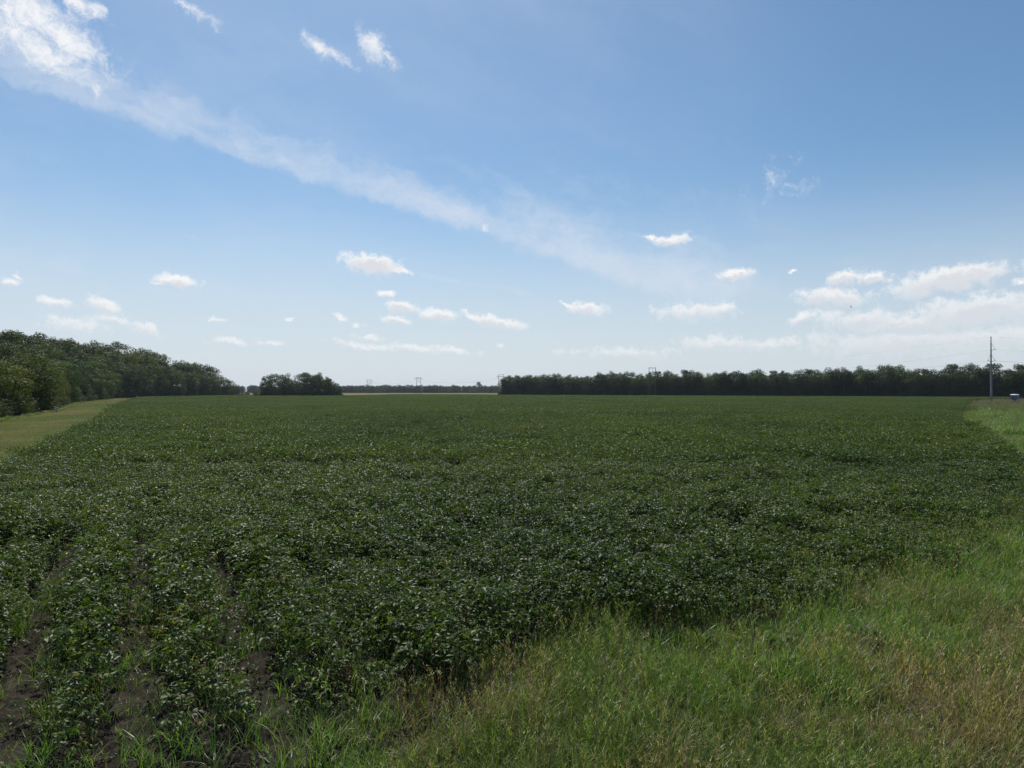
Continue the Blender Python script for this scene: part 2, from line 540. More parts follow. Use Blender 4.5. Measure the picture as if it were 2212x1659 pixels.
# wooded rise
ys = np.linspace(60, 720, 67)
us = np.linspace(0, 260, 27)
vv, ff = [], []
for yy in ys:
    for u in us:
        xx = max(-22 - 0.507 * yy, -247) - 4 - u
        vv.append((xx, yy, float(hill(xx, yy)) - (0.25 if u < 3 or yy < 65 or yy > 715 else 0) + 0.012))
for i in range(len(ys) - 1):
    for j in range(len(us) - 1):
        a = i * len(us) + j
        ff.append((a, a + len(us), a + len(us) + 1, a + 1))
tag(link('wooded_rise', mesh_from('wooded_rise', vv, ff, M_floor, smooth=True)), kind='structure')

# field soil: fine clods near the camera, coarser further off
dist = [5.0]
while dist[-1] < 720:
    dist.append(dist[-1] + max(0.034, 0.0050 * dist[-1] if dist[-1] < 26 else 0.04 * dist[-1]))
dist = np.array(dist)
nl = 500
fr = np.linspace(-0.95, 0.85, nl)
gx = (fr[None, :] * (dist[:, None] + 1.0))
gy = np.repeat(dist[:, None], nl, 1)
across = gx * ACR[0] + gy * ACR[1]
furrow = np.cos(2 * math.pi * across / ROW_GAP)
amp = np.clip((40 - gy) / 25, 0, 1)
gz = 0.05 + amp * (0.035 * furrow + 0.17 * np.abs(fbm(gx * 7, gy * 7, 3, 3) - 0.5) + 0.06 * (fbm(gx * 3, gy * 3, 5, 2) - .5) + 0.055 * (fbm(gx * 13, gy * 13, 6, 2) - .5) + 0.05 * (fbm(gx * 1.3, gy * 1.3, 9, 2) - 0.5))
gz = np.maximum(gz, 0.012)
gz = np.where(dist_poly(gx, gy, SOIL_EDGE) < 0.35, 0.006, gz)
cx = 0.25 * (gx[:-1, :-1] + gx[1:, :-1] + gx[:-1, 1:] + gx[1:, 1:])
cy = 0.25 * (gy[:-1, :-1] + gy[1:, :-1] + gy[:-1, 1:] + gy[1:, 1:])
ok = in_poly(cx, cy, SOIL)
idx = np.arange(gx.size).reshape(gx.shape)
q = np.stack([idx[:-1, :-1], idx[:-1, 1:], idx[1:, 1:], idx[1:, :-1]], -1)[ok]
used, inv = np.unique(q, return_inverse=True)
P = np.stack([gx, gy, gz], -1).reshape(-1, 3)[used]
tag(link('field_soil', mesh_from('field_soil', P, inv.reshape(-1, 4), M_soil, smooth=True)), kind='structure')

# ------------------------------------------------------------------ plant prototypes


class Geo:
    """collects leaf-like pieces into one mesh"""
    def __init__(self):
        self.v, self.f, self.var = [], [], []

    def add(self, verts, faces, var):
        b = len(self.v)
        self.v += [tuple(v) for v in verts]
        self.f += [tuple(i + b for i in f) for f in faces]
        self.var += [var] * len(verts)

    def mesh(self, name, mat):
        return mesh_from(name, self.v, self.f, mat, self.var)


def leaflet(L, W, fold=0.18, droop=0.25, lod=0):
    if lod == 0:
        v = [(0, 0, 0), (-.46 * W, .36 * L, fold * W), (0, .36 * L, 0), (.46 * W, .36 * L, fold * W),
             (-.34 * W, .70 * L, fold * W * .7 - droop * L * .25), (0, .70 * L, -droop * L * .25), (.34 * W, .70 * L, fold * W * .7 - droop * L * .25),
             (0, L, -droop * L * .8)]
        f = [(0, 2, 1), (0, 3, 2), (1, 2, 5, 4), (2, 3, 6, 5), (4, 5, 7), (5, 6, 7)]
    else:
        v = [(0, 0, 0), (-.5 * W, .42 * L, fold * W), (0, L, -droop * L * .5), (.5 * W, .42 * L, fold * W)]
        f = [(0, 2, 1), (0, 3, 2)]
    return [Vector(p) for p in v], f


def trifoliate(g, pos, yaw, pitch, size, lod=0, rnd=random):
    """three leaflets on a leaf stalk"""
    base = Matrix.Translation(pos) @ Euler((pitch, rnd.uniform(-.5, .5), yaw)).to_matrix().to_4x4()
    for k, a in enumerate((0, 1.25, -1.25)):
        L = size * rnd.uniform(.85, 1.15) * (1.1 if k == 0 else .95)
        v, f = leaflet(L, L * rnd.uniform(.42, .58), rnd.uniform(.05, .3), rnd.uniform(0, .6), lod)
        m = base @ Matrix.Translation((0, .025 if k == 0 else 0.0, 0)) @ Euler((rnd.uniform(-.45, .35), rnd.uniform(-.6, .6), a + rnd.uniform(-.3, .3))).to_matrix().to_4x4()
        g.add([m @ p for p in v], f, rnd.random())


def tube(g, pts, radii, sides=4, var=0.4):
    rings = []
    for i, p in enumerate(pts):
        p = Vector(p)
        d = (Vector(pts[min(i + 1, len(pts) - 1)]) - Vector(pts[max(i - 1, 0)])).normalized()
        a = d.orthogonal().normalized() if abs(d.z) < .95 else Vector((1, 0, 0))
        a = (a - d * a.dot(d)).normalized()
        b = d.cross(a)
        rings.append([p + (a * math.cos(t) + b * math.sin(t)) * radii[i] for t in [2 * math.pi * s / sides for s in range(sides)]])
    v = [p for r in rings for p in r]
    f = []
    for i in range(len(pts) - 1):
        for s in range(sides):
            a0, a1 = i * sides + s, i * sides + (s + 1) % sides
            f.append((a0, a1, a1 + sides, a0 + sides))
    f.append(tuple(range((len(pts) - 1) * sides, len(pts) * sides)))
    f.append(tuple(range(sides))[::-1])
    g.add(v, f, var)


def soy_spec(h, n, spread, size):
    """leaf places of one bean plant"""
    out = []
    for i in range(n):
        t = ((i + random.random()) / n) ** 0.6
        z = h * (0.30 + 0.66 * t) + random.uniform(-.04, .04)
        r = spread * (0.35 + 0.65 * math.sin(math.pi * min(1, .25 + .62 * t))) * random.uniform(.35, 1.0)
        a = random.uniform(0, 2 * math.pi)
        out.append((Vector((r * math.cos(a), r * math.sin(a), z)), a - math.pi / 2 + random.uniform(-.7, .7), random.uniform(-.75, .35), size * random.uniform(.8, 1.15)))
    return out


def soy_mesh(name, h, n, spread, size, stems=3):
    g = Geo()
    for p, yaw, pit, sz in soy_spec(h, n, spread, size):
        trifoliate(g, p, yaw, pit, sz)
    for s in range(stems):
        a = random.uniform(0, 6.28)
        tube(g, [(0, 0, -.03), (.04 * math.cos(a), .04 * math.sin(a), h * .5), (.10 * math.cos(a), .10 * math.sin(a), h * .85)], [.006, .005, .003], 3, .9)
    return g.mesh(name, M_soy)


def patch_mesh(name, side, n, size, h0=0.50, h1=0.86):
    """a piece of closed bean canopy seen from afar"""
    g = Geo()
    for i in range(n):
        x, y = random.uniform(-side / 2, side / 2), random.uniform(-side / 2, side / 2)
        bump = 0.10 * math.sin(x * 5.1 + 1.3) * math.sin(y * 4.3) + 0.07 * random.random()
        z = h0 + (h1 - h0) * random.random() ** 0.55 + bump - .08
        L = size * random.uniform(.75, 1.25)
        v, f = leaflet(L, L * random.uniform(.5, .7), random.uniform(.05, .3), random.uniform(0, .5), 1)
        m = Matrix.Translation((x, y, z)) @ Euler((random.gauss(-.15, .55), random.gauss(0, .5), random.uniform(0, 6.283))).to_matrix().to_4x4()
        g.add([m @ p for p in v], f, random.random())
    return g.mesh(name, M_soy)


def blade(g, base, L, W, az, lean, curl, segs=3, var=None):
    d = Vector((math.cos(az), math.sin(az), 0))
    s = Vector((-d.y, d.x, 0))
    tw = random.uniform(-.5, .5)
    p = Vector(base)
    ang = lean
    v, f = [], []
    for i in range(segs + 1):
        t = i / segs
        wd = W * (1 - t) ** .7 * .5
        sd = (s * math.cos(tw) + d * math.sin(tw))
        if i < segs:
            v += [p - sd * wd, p + sd * wd]
        else:
            v += [p]
        ang2 = lean + curl * t
        p = p + (d * math.sin(ang2) + Vector((0, 0, 1)) * math.cos(ang2)) * (L / segs)
    for i in range(segs - 1):
        f.append((2 * i, 2 * i + 1, 2 * i + 3, 2 * i + 2))
    f.append((2 * segs - 2, 2 * segs - 1, 2 * segs))
    g.add(v, f, random.random() * .78 if var is None else var)


def tuft_mesh(name, n, rad, Lr, W, lean=(.05, .7), curl=(.2, 1.4), mat=None, segs=3, seeds=0):
    g = Geo()
    for i in range(n):
        a, r = random.uniform(0, 6.283), rad * math.sqrt(random.random())
        blade(g, (r * math.cos(a), r * math.sin(a), -.01), random.uniform(*Lr), W * random.uniform(.7, 1.3), random.uniform(0, 6.283), random.uniform(*lean), random.uniform(*curl), segs)
    for i in range(seeds):
        a, r = random.uniform(0, 6.283), rad * random.random()
        h = Lr[1] * random.uniform(1.0, 1.45)
        dx, dy = random.uniform(-.3, .3) * h, random.uniform(-.3, .3) * h
        b = Vector((r * math.cos(a), r * math.sin(a), 0))
        top = b + Vector((dx, dy, h))
        tube(g, [b, b + Vector((dx * .35, dy * .35, h * .55)), top], [.0022, .0018, .0012], 3, .97)
        for k in range(7):
            t = random.uniform(.72, 1)
            q = b + Vector((dx * t * t, dy * t * t, h * t))
            blade(g, q, random.uniform(.03, .07), .005, random.uniform(0, 6.28), random.uniform(.3, 1.2), .3, 2, .97)
    return g.mesh(name, mat or M_grass)


def proto(name, me):
    return bpy.data.objects.new(name, me)


def scatter(name, protos, xyz, yaw, scl, pick, tint, dry, label, tilt=None, zscl=None):
    """one object of kind stuff: a cloud of points carrying plants"""
    n = len(xyz)
    me = bpy.data.meshes.new(name)
    me.vertices.add(n)
    me.vertices.foreach_set('co', np.asarray(xyz, np.float32).ravel())
    rot = np.zeros((n, 3), np.float32)
    rot[:, 2] = yaw
    if tilt is not None:
        rot[:, :2] = tilt
    sc3 = np.repeat(np.asarray(scl, np.float32)[:, None], 3, 1)
    if zscl is not None:
        sc3[:, 2] *= zscl
    for nm, typ, prop, arr in (('rot', 'FLOAT_VECTOR', 'vector', rot), ('scl', 'FLOAT_VECTOR', 'vector', sc3), ('pick', 'INT', 'value', np.asarray(pick, np.int32)),
                               ('tint', 'FLOAT', 'value', np.asarray(tint, np.float32)), ('dry', 'FLOAT', 'value', np.asarray(dry, np.float32))):
        at = me.attributes.new(nm, typ, 'POINT')
        at.data.foreach_set(prop, np.ascontiguousarray(arr).ravel())
    o = link(name, me)
    ng = bpy.data.node_groups.new(name, 'GeometryNodeTree')
    ng.interface.new_socket('Geometry', in_out='INPUT', socket_type='NodeSocketGeometry')
    ng.interface.new_socket('Geometry', in_out='OUTPUT', socket_type='NodeSocketGeometry')
    N, L = ng.nodes, ng.links
    gi, go = N.new('NodeGroupInput'), N.new('NodeGroupOutput')
    iop = N.new('GeometryNodeInstanceOnPoints')
    gti = N.new('GeometryNodeGeometryToInstance')
    for p in reversed(protos):                     # the socket lists its links last first
        oi = N.new('GeometryNodeObjectInfo')
        oi.inputs['Object'].default_value = p
        L.new(oi.outputs['Geometry'], gti.inputs[0])
    iop.inputs['Pick Instance'].default_value = True

    def named(nm, typ):
        nd = N.new('GeometryNodeInputNamedAttribute')
        nd.data_type = typ
        nd.inputs['Name'].default_value = nm
        return nd.outputs['Attribute']
    e2r = N.new('FunctionNodeEulerToRotation')
    L.new(named('rot', 'FLOAT_VECTOR'), e2r.inputs[0])
    L.new(gi.outputs[0], iop.inputs['Points'])
    L.new(gti.outputs[0], iop.inputs['Instance'])
    L.new(named('pick', 'INT'), iop.inputs['Instance Index'])
    L.new(e2r.outputs[0], iop.inputs['Rotation'])
    L.new(named('scl', 'FLOAT_VECTOR'), iop.inputs['Scale'])
    L.new(iop.outputs[0], go.inputs[0])
    md = o.modifiers.new('plants', 'NODES')
    md.node_group = ng
    tag(o, label, None, None, 'stuff')
    return o


def in_view(x, y, margin=0.10, pad=3.0):
    return np.abs(x) < (0.726 + margin) * y + pad


# ------------------------------------------------------------------ the bean crop
soy_near = [proto('soy_%d' % i, soy_mesh('soy_near', .78, 19, .27, .084)) for i in range(7)]
soy_small = [proto('soys_%d' % i, soy_mesh('soy_small', .46, 11, .18, .066, 2)) for i in range(4)]
soy_mid = [proto('soym_%d' % i, patch_mesh('soy_mid', 1.5, 640, .092)) for i in range(5)]
soy_far = [proto('soyf_%d' % i, patch_mesh('soy_far', 7.0, 4200, .155, .52, .90)) for i in range(4)]


def gap_open(x, y):
    """how far the wheel gaps between the rows stand open (left foreground only)"""
    a = np.clip((-2.0 - x) / 3.0, 0, 1) * np.clip((22.0 - y + 5 * (vnoise(x * .7, y * .35, 15) - .5)) / 5.0, 0, 1)
    return a


def canopy_top(x, y):
    ac = x * ACR[0] + y * ACR[1]
    return 0.84 + 0.55 * (fbm(x * .30, y * .30, 21, 3) - .5) + 0.48 * (fbm(x * 1.3, y * 1.3, 31, 2) - .5) - .075 * np.cos(2 * math.pi * ac / ROW_GAP)


def crop_tint(x, y):
    return np.clip(0.5 + 1.5 * (fbm(x * .09, y * .06, 41, 3) - .5) + .5 * (fbm(x * .7, y * .7, 45, 2) - .5), 0, 1)


# near plants, row by row
c = np.arange(-42, 66, .25)
s = np.arange(-34, 70, .25)
cc, ss = np.meshgrid(c, s)
cc, ss = cc.ravel(), ss.ravel()
ph = np.round(((cc / .25) % 6)).astype(int) % 6                 # six lines to a bed; line 0 lies in the wheel gap
cc = cc + RNG.normal(0, .05, cc.shape)
ss = ss + RNG.uniform(-.13, .13, ss.shape)
x, y = cc * ACR[0] + ss * ROW[0], cc * ACR[1] + ss * ROW[1]
D_near = 36.0
k = (y > 5) & (y < D_near) & in_view(x, y, .12, 2.5)
near_y = np.interp(x, [q_[0] for q_ in NEAR_EDGE], [q_[1] for q_ in NEAR_EDGE])
ragged = 1.7 * (vnoise(x * .75, y * .75, 27) - .62) * np.clip((x + 1) / 3, 0, 1) + 4.2 * np.clip((x - 4) / 5, 0, 1) * (fbm(x * .55, y * .55, 29, 2) - .50)
k &= (in_poly(x, y, FIELD) & (y > near_y - ragged * 1.0)) | ((y < near_y + .2) & (y > near_y - ragged) & (x > -1))
x, y, ph = x[k], y[k], ph[k]
dn_ = dist_poly(x, y, NEAR_EDGE)
go_ = gap_open(x, y)
lefty = np.clip((-1.2 - x) / 2.0, 0, 1)
p = np.ones(len(x))
p *= 1 - go_ * (ph == 0) * 1.0 - go_ * ((ph == 1) | (ph == 5)) * (.38 + .52 * vnoise(x * 1.1, y * 1.1, 19))
sparse = lefty * np.clip((4.6 - dn_) / 3.6, 0, 1)                # thin, stunted stand at the headland on the left
p *= 1 - sparse * (.12 + .62 * vnoise(x * .9, y * .9, 23))
p *= np.where(dn_ < .35, .55, 1)
p *= 1 - .85 * (fbm(x * .7, y * .5, 55, 2) > .755)   # hollows where a few plants failed
k = RNG.random(len(x)) < p
x, y, sparse, dn_ = x[k], y[k], sparse[k], dn_[k]
small = RNG.random(len(x)) < sparse * 1.1
n = len(x)
edge_h = np.where(x > 2.5, np.clip(.64 + dn_ * .16, 0, 1), np.clip(.70 + dn_ * .22, 0, 1))
scl = np.where(small, RNG.uniform(.7, 1.25, n), canopy_top(x, y) / .80 * RNG.uniform(.86, 1.1, n) * edge_h)
pick = np.where(small, RNG.integers(7, 11, n), RNG.integers(0, 7, n))
XYZ = np.stack([x, y, np.full(n, .045)], 1)
NEAR_N = n
X, Y, SCL, PICK = [x], [y], [scl], [pick]
TINT = [crop_tint(x, y)]
DRY = [np.where(RNG.random(n) < .012 + .05 * sparse, RNG.uniform(.3, .9, n), 0) ]
# middle distance
gx_, gy_ = np.meshgrid(np.arange(-110, 110, .92), np.arange(D_near - .6, 112, .92))
x = gx_.ravel() + RNG.uniform(-.35, .35, gx_.size)
y = gy_.ravel() + RNG.uniform(-.35, .35, gx_.size)
k = in_poly(x, y, FIELD) & in_view(x, y) & ~((fbm(x * .42, y * .28, 57, 2) > .80) & (RNG.random(len(x)) < .75)) & (dist_poly(x, y, RIGHT_EDGE) > .5) & (dist_poly(x, y, LEFT_EDGE) > .5)
x, y = x[k], y[k]
n = len(x)
X.append(x); Y.append(y)
SCL.append(canopy_top(x, y) / .80 * RNG.uniform(.92, 1.08, n)); PICK.append(RNG.integers(11, 16, n)); TINT.append(crop_tint(x, y)); DRY.append(np.where(RNG.random(n) < .006, .5, 0))
# far
gx_, gy_ = np.meshgrid(np.arange(-330, 330, 5.2), np.arange(113, 725, 5.2))
x = gx_.ravel() + RNG.uniform(-1.5, 1.5, gx_.size)
y = gy_.ravel() + RNG.uniform(-1.5, 1.5, gx_.size)
k = in_poly(x, y, FIELD) & in_view(x, y) & (dist_poly(x, y, RIGHT_EDGE) > 2.5) & (dist_poly(x, y, LEFT_EDGE) > 2.5) & (dist_poly(x, y, FAR_EDGE) > 2.5)
x, y = x[k], y[k]
n = len(x)
X.append(x); Y.append(y)
SCL.append(RNG.uniform(.95, 1.06, n)); PICK.append(RNG.integers(16, 20, n)); TINT.append(crop_tint(x, y)); DRY.append(np.zeros(n))
X, Y = np.concatenate(X), np.concatenate(Y)
scatter('soybean_crop', soy_near + soy_small + soy_mid + soy_far, np.stack([X, Y, np.full(len(X), .045)], 1), RNG.uniform(0, 6.283, len(X)), np.concatenate(SCL),
        np.concatenate(PICK), np.concatenate(TINT), np.concatenate(DRY), 'dark green soybean crop filling the wide flat field in rows')
print('crop instances', len(X))

# ------------------------------------------------------------------ grass
g_green = [proto('gg%d' % i, tuft_mesh('tuft', 15, .13, (.16, .42), .0105, (.1, .8), (.3, 1.5))) for i in range(4)]
g_seed = [proto('gs%d' % i, tuft_mesh('tuft_seed', 11, .11, (.20, .46), .0090, (.05, .6), (.3, 1.3), seeds=3)) for i in range(3)]
g_low = [proto('gl%d' % i, tuft_mesh('tuft_low', 20, .15, (.07, .20), .0095, (.3, 1.2), (.2, 1.2))) for i in range(3)]
g_stalk = [proto('gk%d' % i, tuft_mesh('stalk', 7, .16, (.30, .62), .0065, (.25, 1.25), (.0, .7), mat=M_dry, seeds=1)) for i in range(3)]
g_lush = [proto('gu%d' % i, tuft_mesh('tuft_lush', 14, .14, (.25, .55), .013, (.05, .55), (.4, 1.6))) for i in range(3)]


def seg_above(x, y, pts):
    """True on the camera's side of the near edge"""
    px, py = [p[0] for p in pts], [p[1] for p in pts]
    return y < np.interp(x, px, py)


nx = 40000
x = RNG.uniform(-9, 34, nx * 3)
y = 5.5 + 30 * RNG.random(nx * 3) ** 1.25
k = in_view(x, y, .08, 1.5)
x, y = x[k], y[k]
ed = np.interp(x, [p[0] for p in NEAR_EDGE], [p[1] for p in NEAR_EDGE])
inside = ed - y                                     # > 0: headland grass; < 0: into the crop
wob = inside + 2.0 * (fbm(x * .9, y * .9, 61, 3) - .5)
p = np.clip((wob + .75) / .8, 0, 1)
bare = np.clip((-0.9 - x) / 1.6, 0, 1)              # bare soil on the left
p *= 1 - .93 * bare
p = np.maximum(p, .10 * ((inside > -2.5) & (inside < 0)))
p = np.maximum(p, .55 * ((inside > -1.6) & (inside < 0) & (fbm(x * 1.1, y * 1.1, 63, 2) > .52) & (x > -.5)))
p = np.maximum(p, .085 * (inside > -9) * (x < -2) * (y < 15))
p = np.maximum(p, .55 * (x < -.56 * y) * (y < 21) * np.clip((fbm(x * .55, y * .55, 67, 2) - .50) / .08, 0, 1))
p = np.maximum(p, .55 * (x > 5.5) * np.clip((inside + 3.6 * fbm(x * .35, y * .35, 77, 3)) / 1.2, 0, 1))   # weeds creeping into the beans on the right
k = RNG.random(len(x)) < p
x, y, inside = x[k], y[k], inside[k]
n = len(x)
lush = np.clip((inside < 2.8) * (x > 2.0) * (.35 + 1.2 * (fbm(x * .5, y * .5, 71, 2) - .3)), 0, 1)
lush = np.maximum(lush, .8 * (x < -1.5))
dryness = np.clip(2.6 * (fbm(x * .55 + 3, y * .55, 81, 3) - .45) + .40 * np.clip((x - 2) / 5, 0, 1) * np.clip((15 - y) / 5, 0, 1) - .5 * lush, 0, 1)
u = RNG.random(n)
pick = np.where(u < lush * .75, RNG.integers(10, 13, n), np.where(u < .55, RNG.integers(0, 4, n), np.where(u < .78, RNG.integers(4, 7, n), RNG.integers(7, 10, n))))
dry = np.where(RNG.random(n) < dryness * .9, RNG.uniform(.45, 1, n), np.where(RNG.random(n) < .10, .6, RNG.uniform(0, .18, n)))
scl = RNG.uniform(.75, 1.3, n) * (.95 + .9 * (fbm(x * .8, y * .8, 91, 2) - .5))
u2 = RNG.random(n) < .06 + .13 * dryness
pick = np.where(u2, RNG.integers(13, 16, n), pick)
dry = np.where(u2, RNG.uniform(0, .35, n), dry)
scatter('headland_grass', g_green + g_seed + g_low + g_lush + g_stalk, np.stack([x, y, np.where(inside < 0, .04, .0)], 1), RNG.uniform(0, 6.283, n), scl, pick,
        np.clip(.25 + .7 * lush + RNG.normal(0, .2, n), 0, 1), dry, 'mixed green and dry headland grass in front of the bean field', RNG.normal(0, .12, (n, 2)))
print('grass', n)

# clods and dry litter on the bare soil
gcl = []
for i in range(4):
    g = Geo()
    for j in range(12):
        r = random.uniform(.010, .045)
        o_ = Vector((random.uniform(-.18, .18), random.uniform(-.18, .18), r * .3))
        pts = [o_ + Vector((random.uniform(.6, 1.2) * r * sx, random.uniform(.6, 1.2) * r * sy, random.uniform(.4, .9) * r * sz)) for sx, sy, sz in ((1, 0, 0), (-1, 0, 0), (0, 1, 0), (0, -1, 0), (0, 0, 1), (0, 0, -1))]
        g.add(pts, [(0, 2, 4), (2, 1, 4), (1, 3, 4), (3, 0, 4), (2, 0, 5), (1, 2, 5), (3, 1, 5), (0, 3, 5)], .5)
    gcl.append(proto('clod%d' % i, g.mesh('clods', M_soil)))
gst = [proto('straw%d' % i, tuft_mesh('straw', 5, .16, (.06, .20), .004, (1.2, 1.55), (.0, .25), mat=M_dry)) for i in range(3)]
x, y = RNG.uniform(-15, 1.5, 36000), RNG.uniform(5.5, 22, 36000)
k = in_poly(x, y, SOIL) & in_view(x, y, .05, 1)
x, y = x[k], y[k]
n = len(x)
scatter('soil_litter', gcl + gst, np.stack([x, y, np.full(n, .055)], 1), RNG.uniform(0, 6.283, n), RNG.uniform(.6, 1.3, n), np.where(RNG.random(n) < .62, RNG.integers(0, 4, n), RNG.integers(4, 7, n)),
        RNG.random(n), np.zeros(n), 'crumbled clods and dry straw lying on the bare soil')

# left: mown strip; right: rank verge
g_rank = [proto('gr%d' % i, tuft_mesh('rank', 42, .42, (.55, 1.05), .030, (.05, .55), (.3, 1.5), segs=3)) for i in range(4)]
g_mown = [proto('gm%d' % i, tuft_mesh('mown', 110, 1.0, (.04, .13), .016, (.2, 1.1), (.1, .8), segs=2)) for i in range(3)]
STRIP = [(-28, 30), (-23.6, 33), (-50, 84), (-111, 200), (-221, 417), (-234, 422), (-193, 335), (-149, 241), (-103, 162), (-92.8, 141), (-73, 100), (-50, 57)]
gx_, gy_ = np.meshgrid(np.arange(-245, -20, 1.0), np.arange(30, 425, 1.0))
x = gx_.ravel() + RNG.uniform(-.5, .5, gx_.size)
y = gy_.ravel() + RNG.uniform(-.5, .5, gx_.size)
k = in_poly(x, y, STRIP) & in_view(x, y)
k &= RNG.random(len(x)) < np.clip(110 / y, .35, 1)
x, y = x[k], y[k]
n = len(x)
q = fbm(x * .10, y * .05, 101, 3)
wx, wy = [], []
for line, m_, sd in ((LEFT_EDGE, 620, -.5), ([(-52, 60), (-73, 100), (-92.8, 141), (-103, 162), (-149, 241), (-193, 335)], 420, .6)):
    for _ in range(m_):
        i0 = random.randint(1 if line is LEFT_EDGE else 0, len(line) - 2)
        f_ = random.random()
        wx.append(line[i0][0] + (line[i0 + 1][0] - line[i0][0]) * f_ + sd + random.gauss(0, .5))
        wy.append(line[i0][1] + (line[i0 + 1][1] - line[i0][1]) * f_)
wx, wy = np.array(wx), np.array(wy)
kk_ = in_view(wx, wy) & (wy > 28)
wx, wy = wx[kk_], wy[kk_]
m_ = len(wx)
scatter('strip_weeds', g_rank, np.stack([wx, wy, np.zeros(m_)], 1), RNG.uniform(0, 6.283, m_), RNG.uniform(.3, .75, m_), RNG.integers(0, 4, m_), RNG.uniform(.1, .9, m_), np.where(RNG.random(m_) < .35, RNG.uniform(.3, .9, m_), 0),
        'weeds along both margins of the mown strip')
scatter('strip_grass', g_mown, np.stack([x, y, np.full(n, .0)], 1), RNG.uniform(0, 6.283, n), RNG.uniform(.8, 1.3, n), RNG.integers(0, 3, n), np.clip(q * .9 - .1 + RNG.normal(0, .1, n), 0, 1),
        np.clip(.15 + 5.0 * (fbm(x * .16 + 9, y * .07, 111, 3) - .47) - .5 * (dist_poly(x, y, LEFT_EDGE) < 2.0 + .015 * y), 0, .9), 'short mown brownish grass strip between the field and the wood')

g_red = [proto('gd%d' % i, tuft_mesh('red', 40, .50, (.7, 1.15), .020, (.02, .35), (.1, .8), mat=M_dry, seeds=14)) for i in range(3)]
gx_, gy_ = np.meshgrid(np.arange(24, 300, .62), np.arange(34, 330, .62))
x = gx_.ravel() + RNG.uniform(-.3, .3, gx_.size)
y = gy_.ravel() + RNG.uniform(-.3, .3, gx_.size)
re_x = np.interp(y, [p[1] for p in RIGHT_EDGE], [p[0] for p in RIGHT_EDGE])
off_ = x - re_x
k = (off_ > -.6 + 1.2 * vnoise(x * .4, y * .4, 5)) & (off_ < 60) & in_view(x, y, .07, 2)
k &= ~((off_ < 7 + .04 * y) & (y < 66) & (x > .705 * y - 1.0))        # the mown path at the frame's edge
k &= RNG.random(len(x)) < np.clip(70 / y, .10, 1)
k &= ~((y > 70) & (off_ < .05 * (y - 70)) & (y < 115) & (vnoise(x * .2, y * .2, 8) > .6))
x, y = x[k], y[k]
n = len(x)
red = ((y > 140) & (RNG.random(n) < np.clip((y - 140) / 60, 0, .30))) | (RNG.random(n) < .03)
far_s = np.where(y > 90, 1 + .6 * np.clip((y - 90) / 100, 0, 1), 1)
scatter('verge_weeds', g_rank + g_red, np.stack([x, y, np.zeros(n)], 1), RNG.uniform(0, 6.283, n), RNG.uniform(.55, 1.2, n) * np.where(y > 120, .80, 1), np.where(red, RNG.integers(4, 7, n), RNG.integers(0, 4, n)),
        np.clip(.15 + 1.1 * (fbm(x * .22, y * .22, 131, 2) - .2) + RNG.normal(0, .22, n), 0, 1), np.where(red, RNG.uniform(.2, .9, n), np.where(RNG.random(n) < .12, .6, RNG.uniform(0, .1, n))), 'rank bright green verge weeds with reddish seed heads behind')
x, y = RNG.uniform(25, 60, 40000), RNG.uniform(30, 70, 40000)
re_x = np.interp(y, [p[1] for p in RIGHT_EDGE], [p[0] for p in RIGHT_EDGE])
k = (x > re_x + .3) & in_view(x, y, .08, 2)
x, y = x[k], y[k]
n = len(x)
scatter('path_grass', g_low + g_green[:2], np.stack([x, y, np.zeros(n)], 1), RNG.uniform(0, 6.283, n), RNG.uniform(.8, 1.4, n), RNG.integers(0, 5, n), RNG.uniform(.2, .9, n), np.clip(2.0 * (fbm(x * .3, y * .3, 121, 2) - .45), 0, .8),
        'short trodden grass beside the right edge of the field')
# pale weeds standing out of the beans
x, y = RNG.normal(51.5, 4.2, 90), RNG.normal(88, 1.0, 90)
n = len(x)
scatter('pale_weeds', g_rank, np.stack([x, y, np.full(n, .1)], 1), RNG.uniform(0, 6.283, n), RNG.uniform(.75, 1.0, n), RNG.integers(0, 4, n), RNG.uniform(.7, 1, n), RNG.uniform(.0, .35, n), 'pale green weeds standing out of the beans')
x, y = RNG.normal(95, 3.6, 60), RNG.normal(478, 1.2, 60)
scatter('pole_weeds', g_rank, np.stack([x, y, np.full(60, .1)], 1), RNG.uniform(0, 6.283, 60), RNG.uniform(1.2, 2.0, 60), RNG.integers(0, 4, 60), RNG.uniform(.6, 1, 60), RNG.uniform(.0, .2, 60), 'green weeds round the foot of the transmission frame')

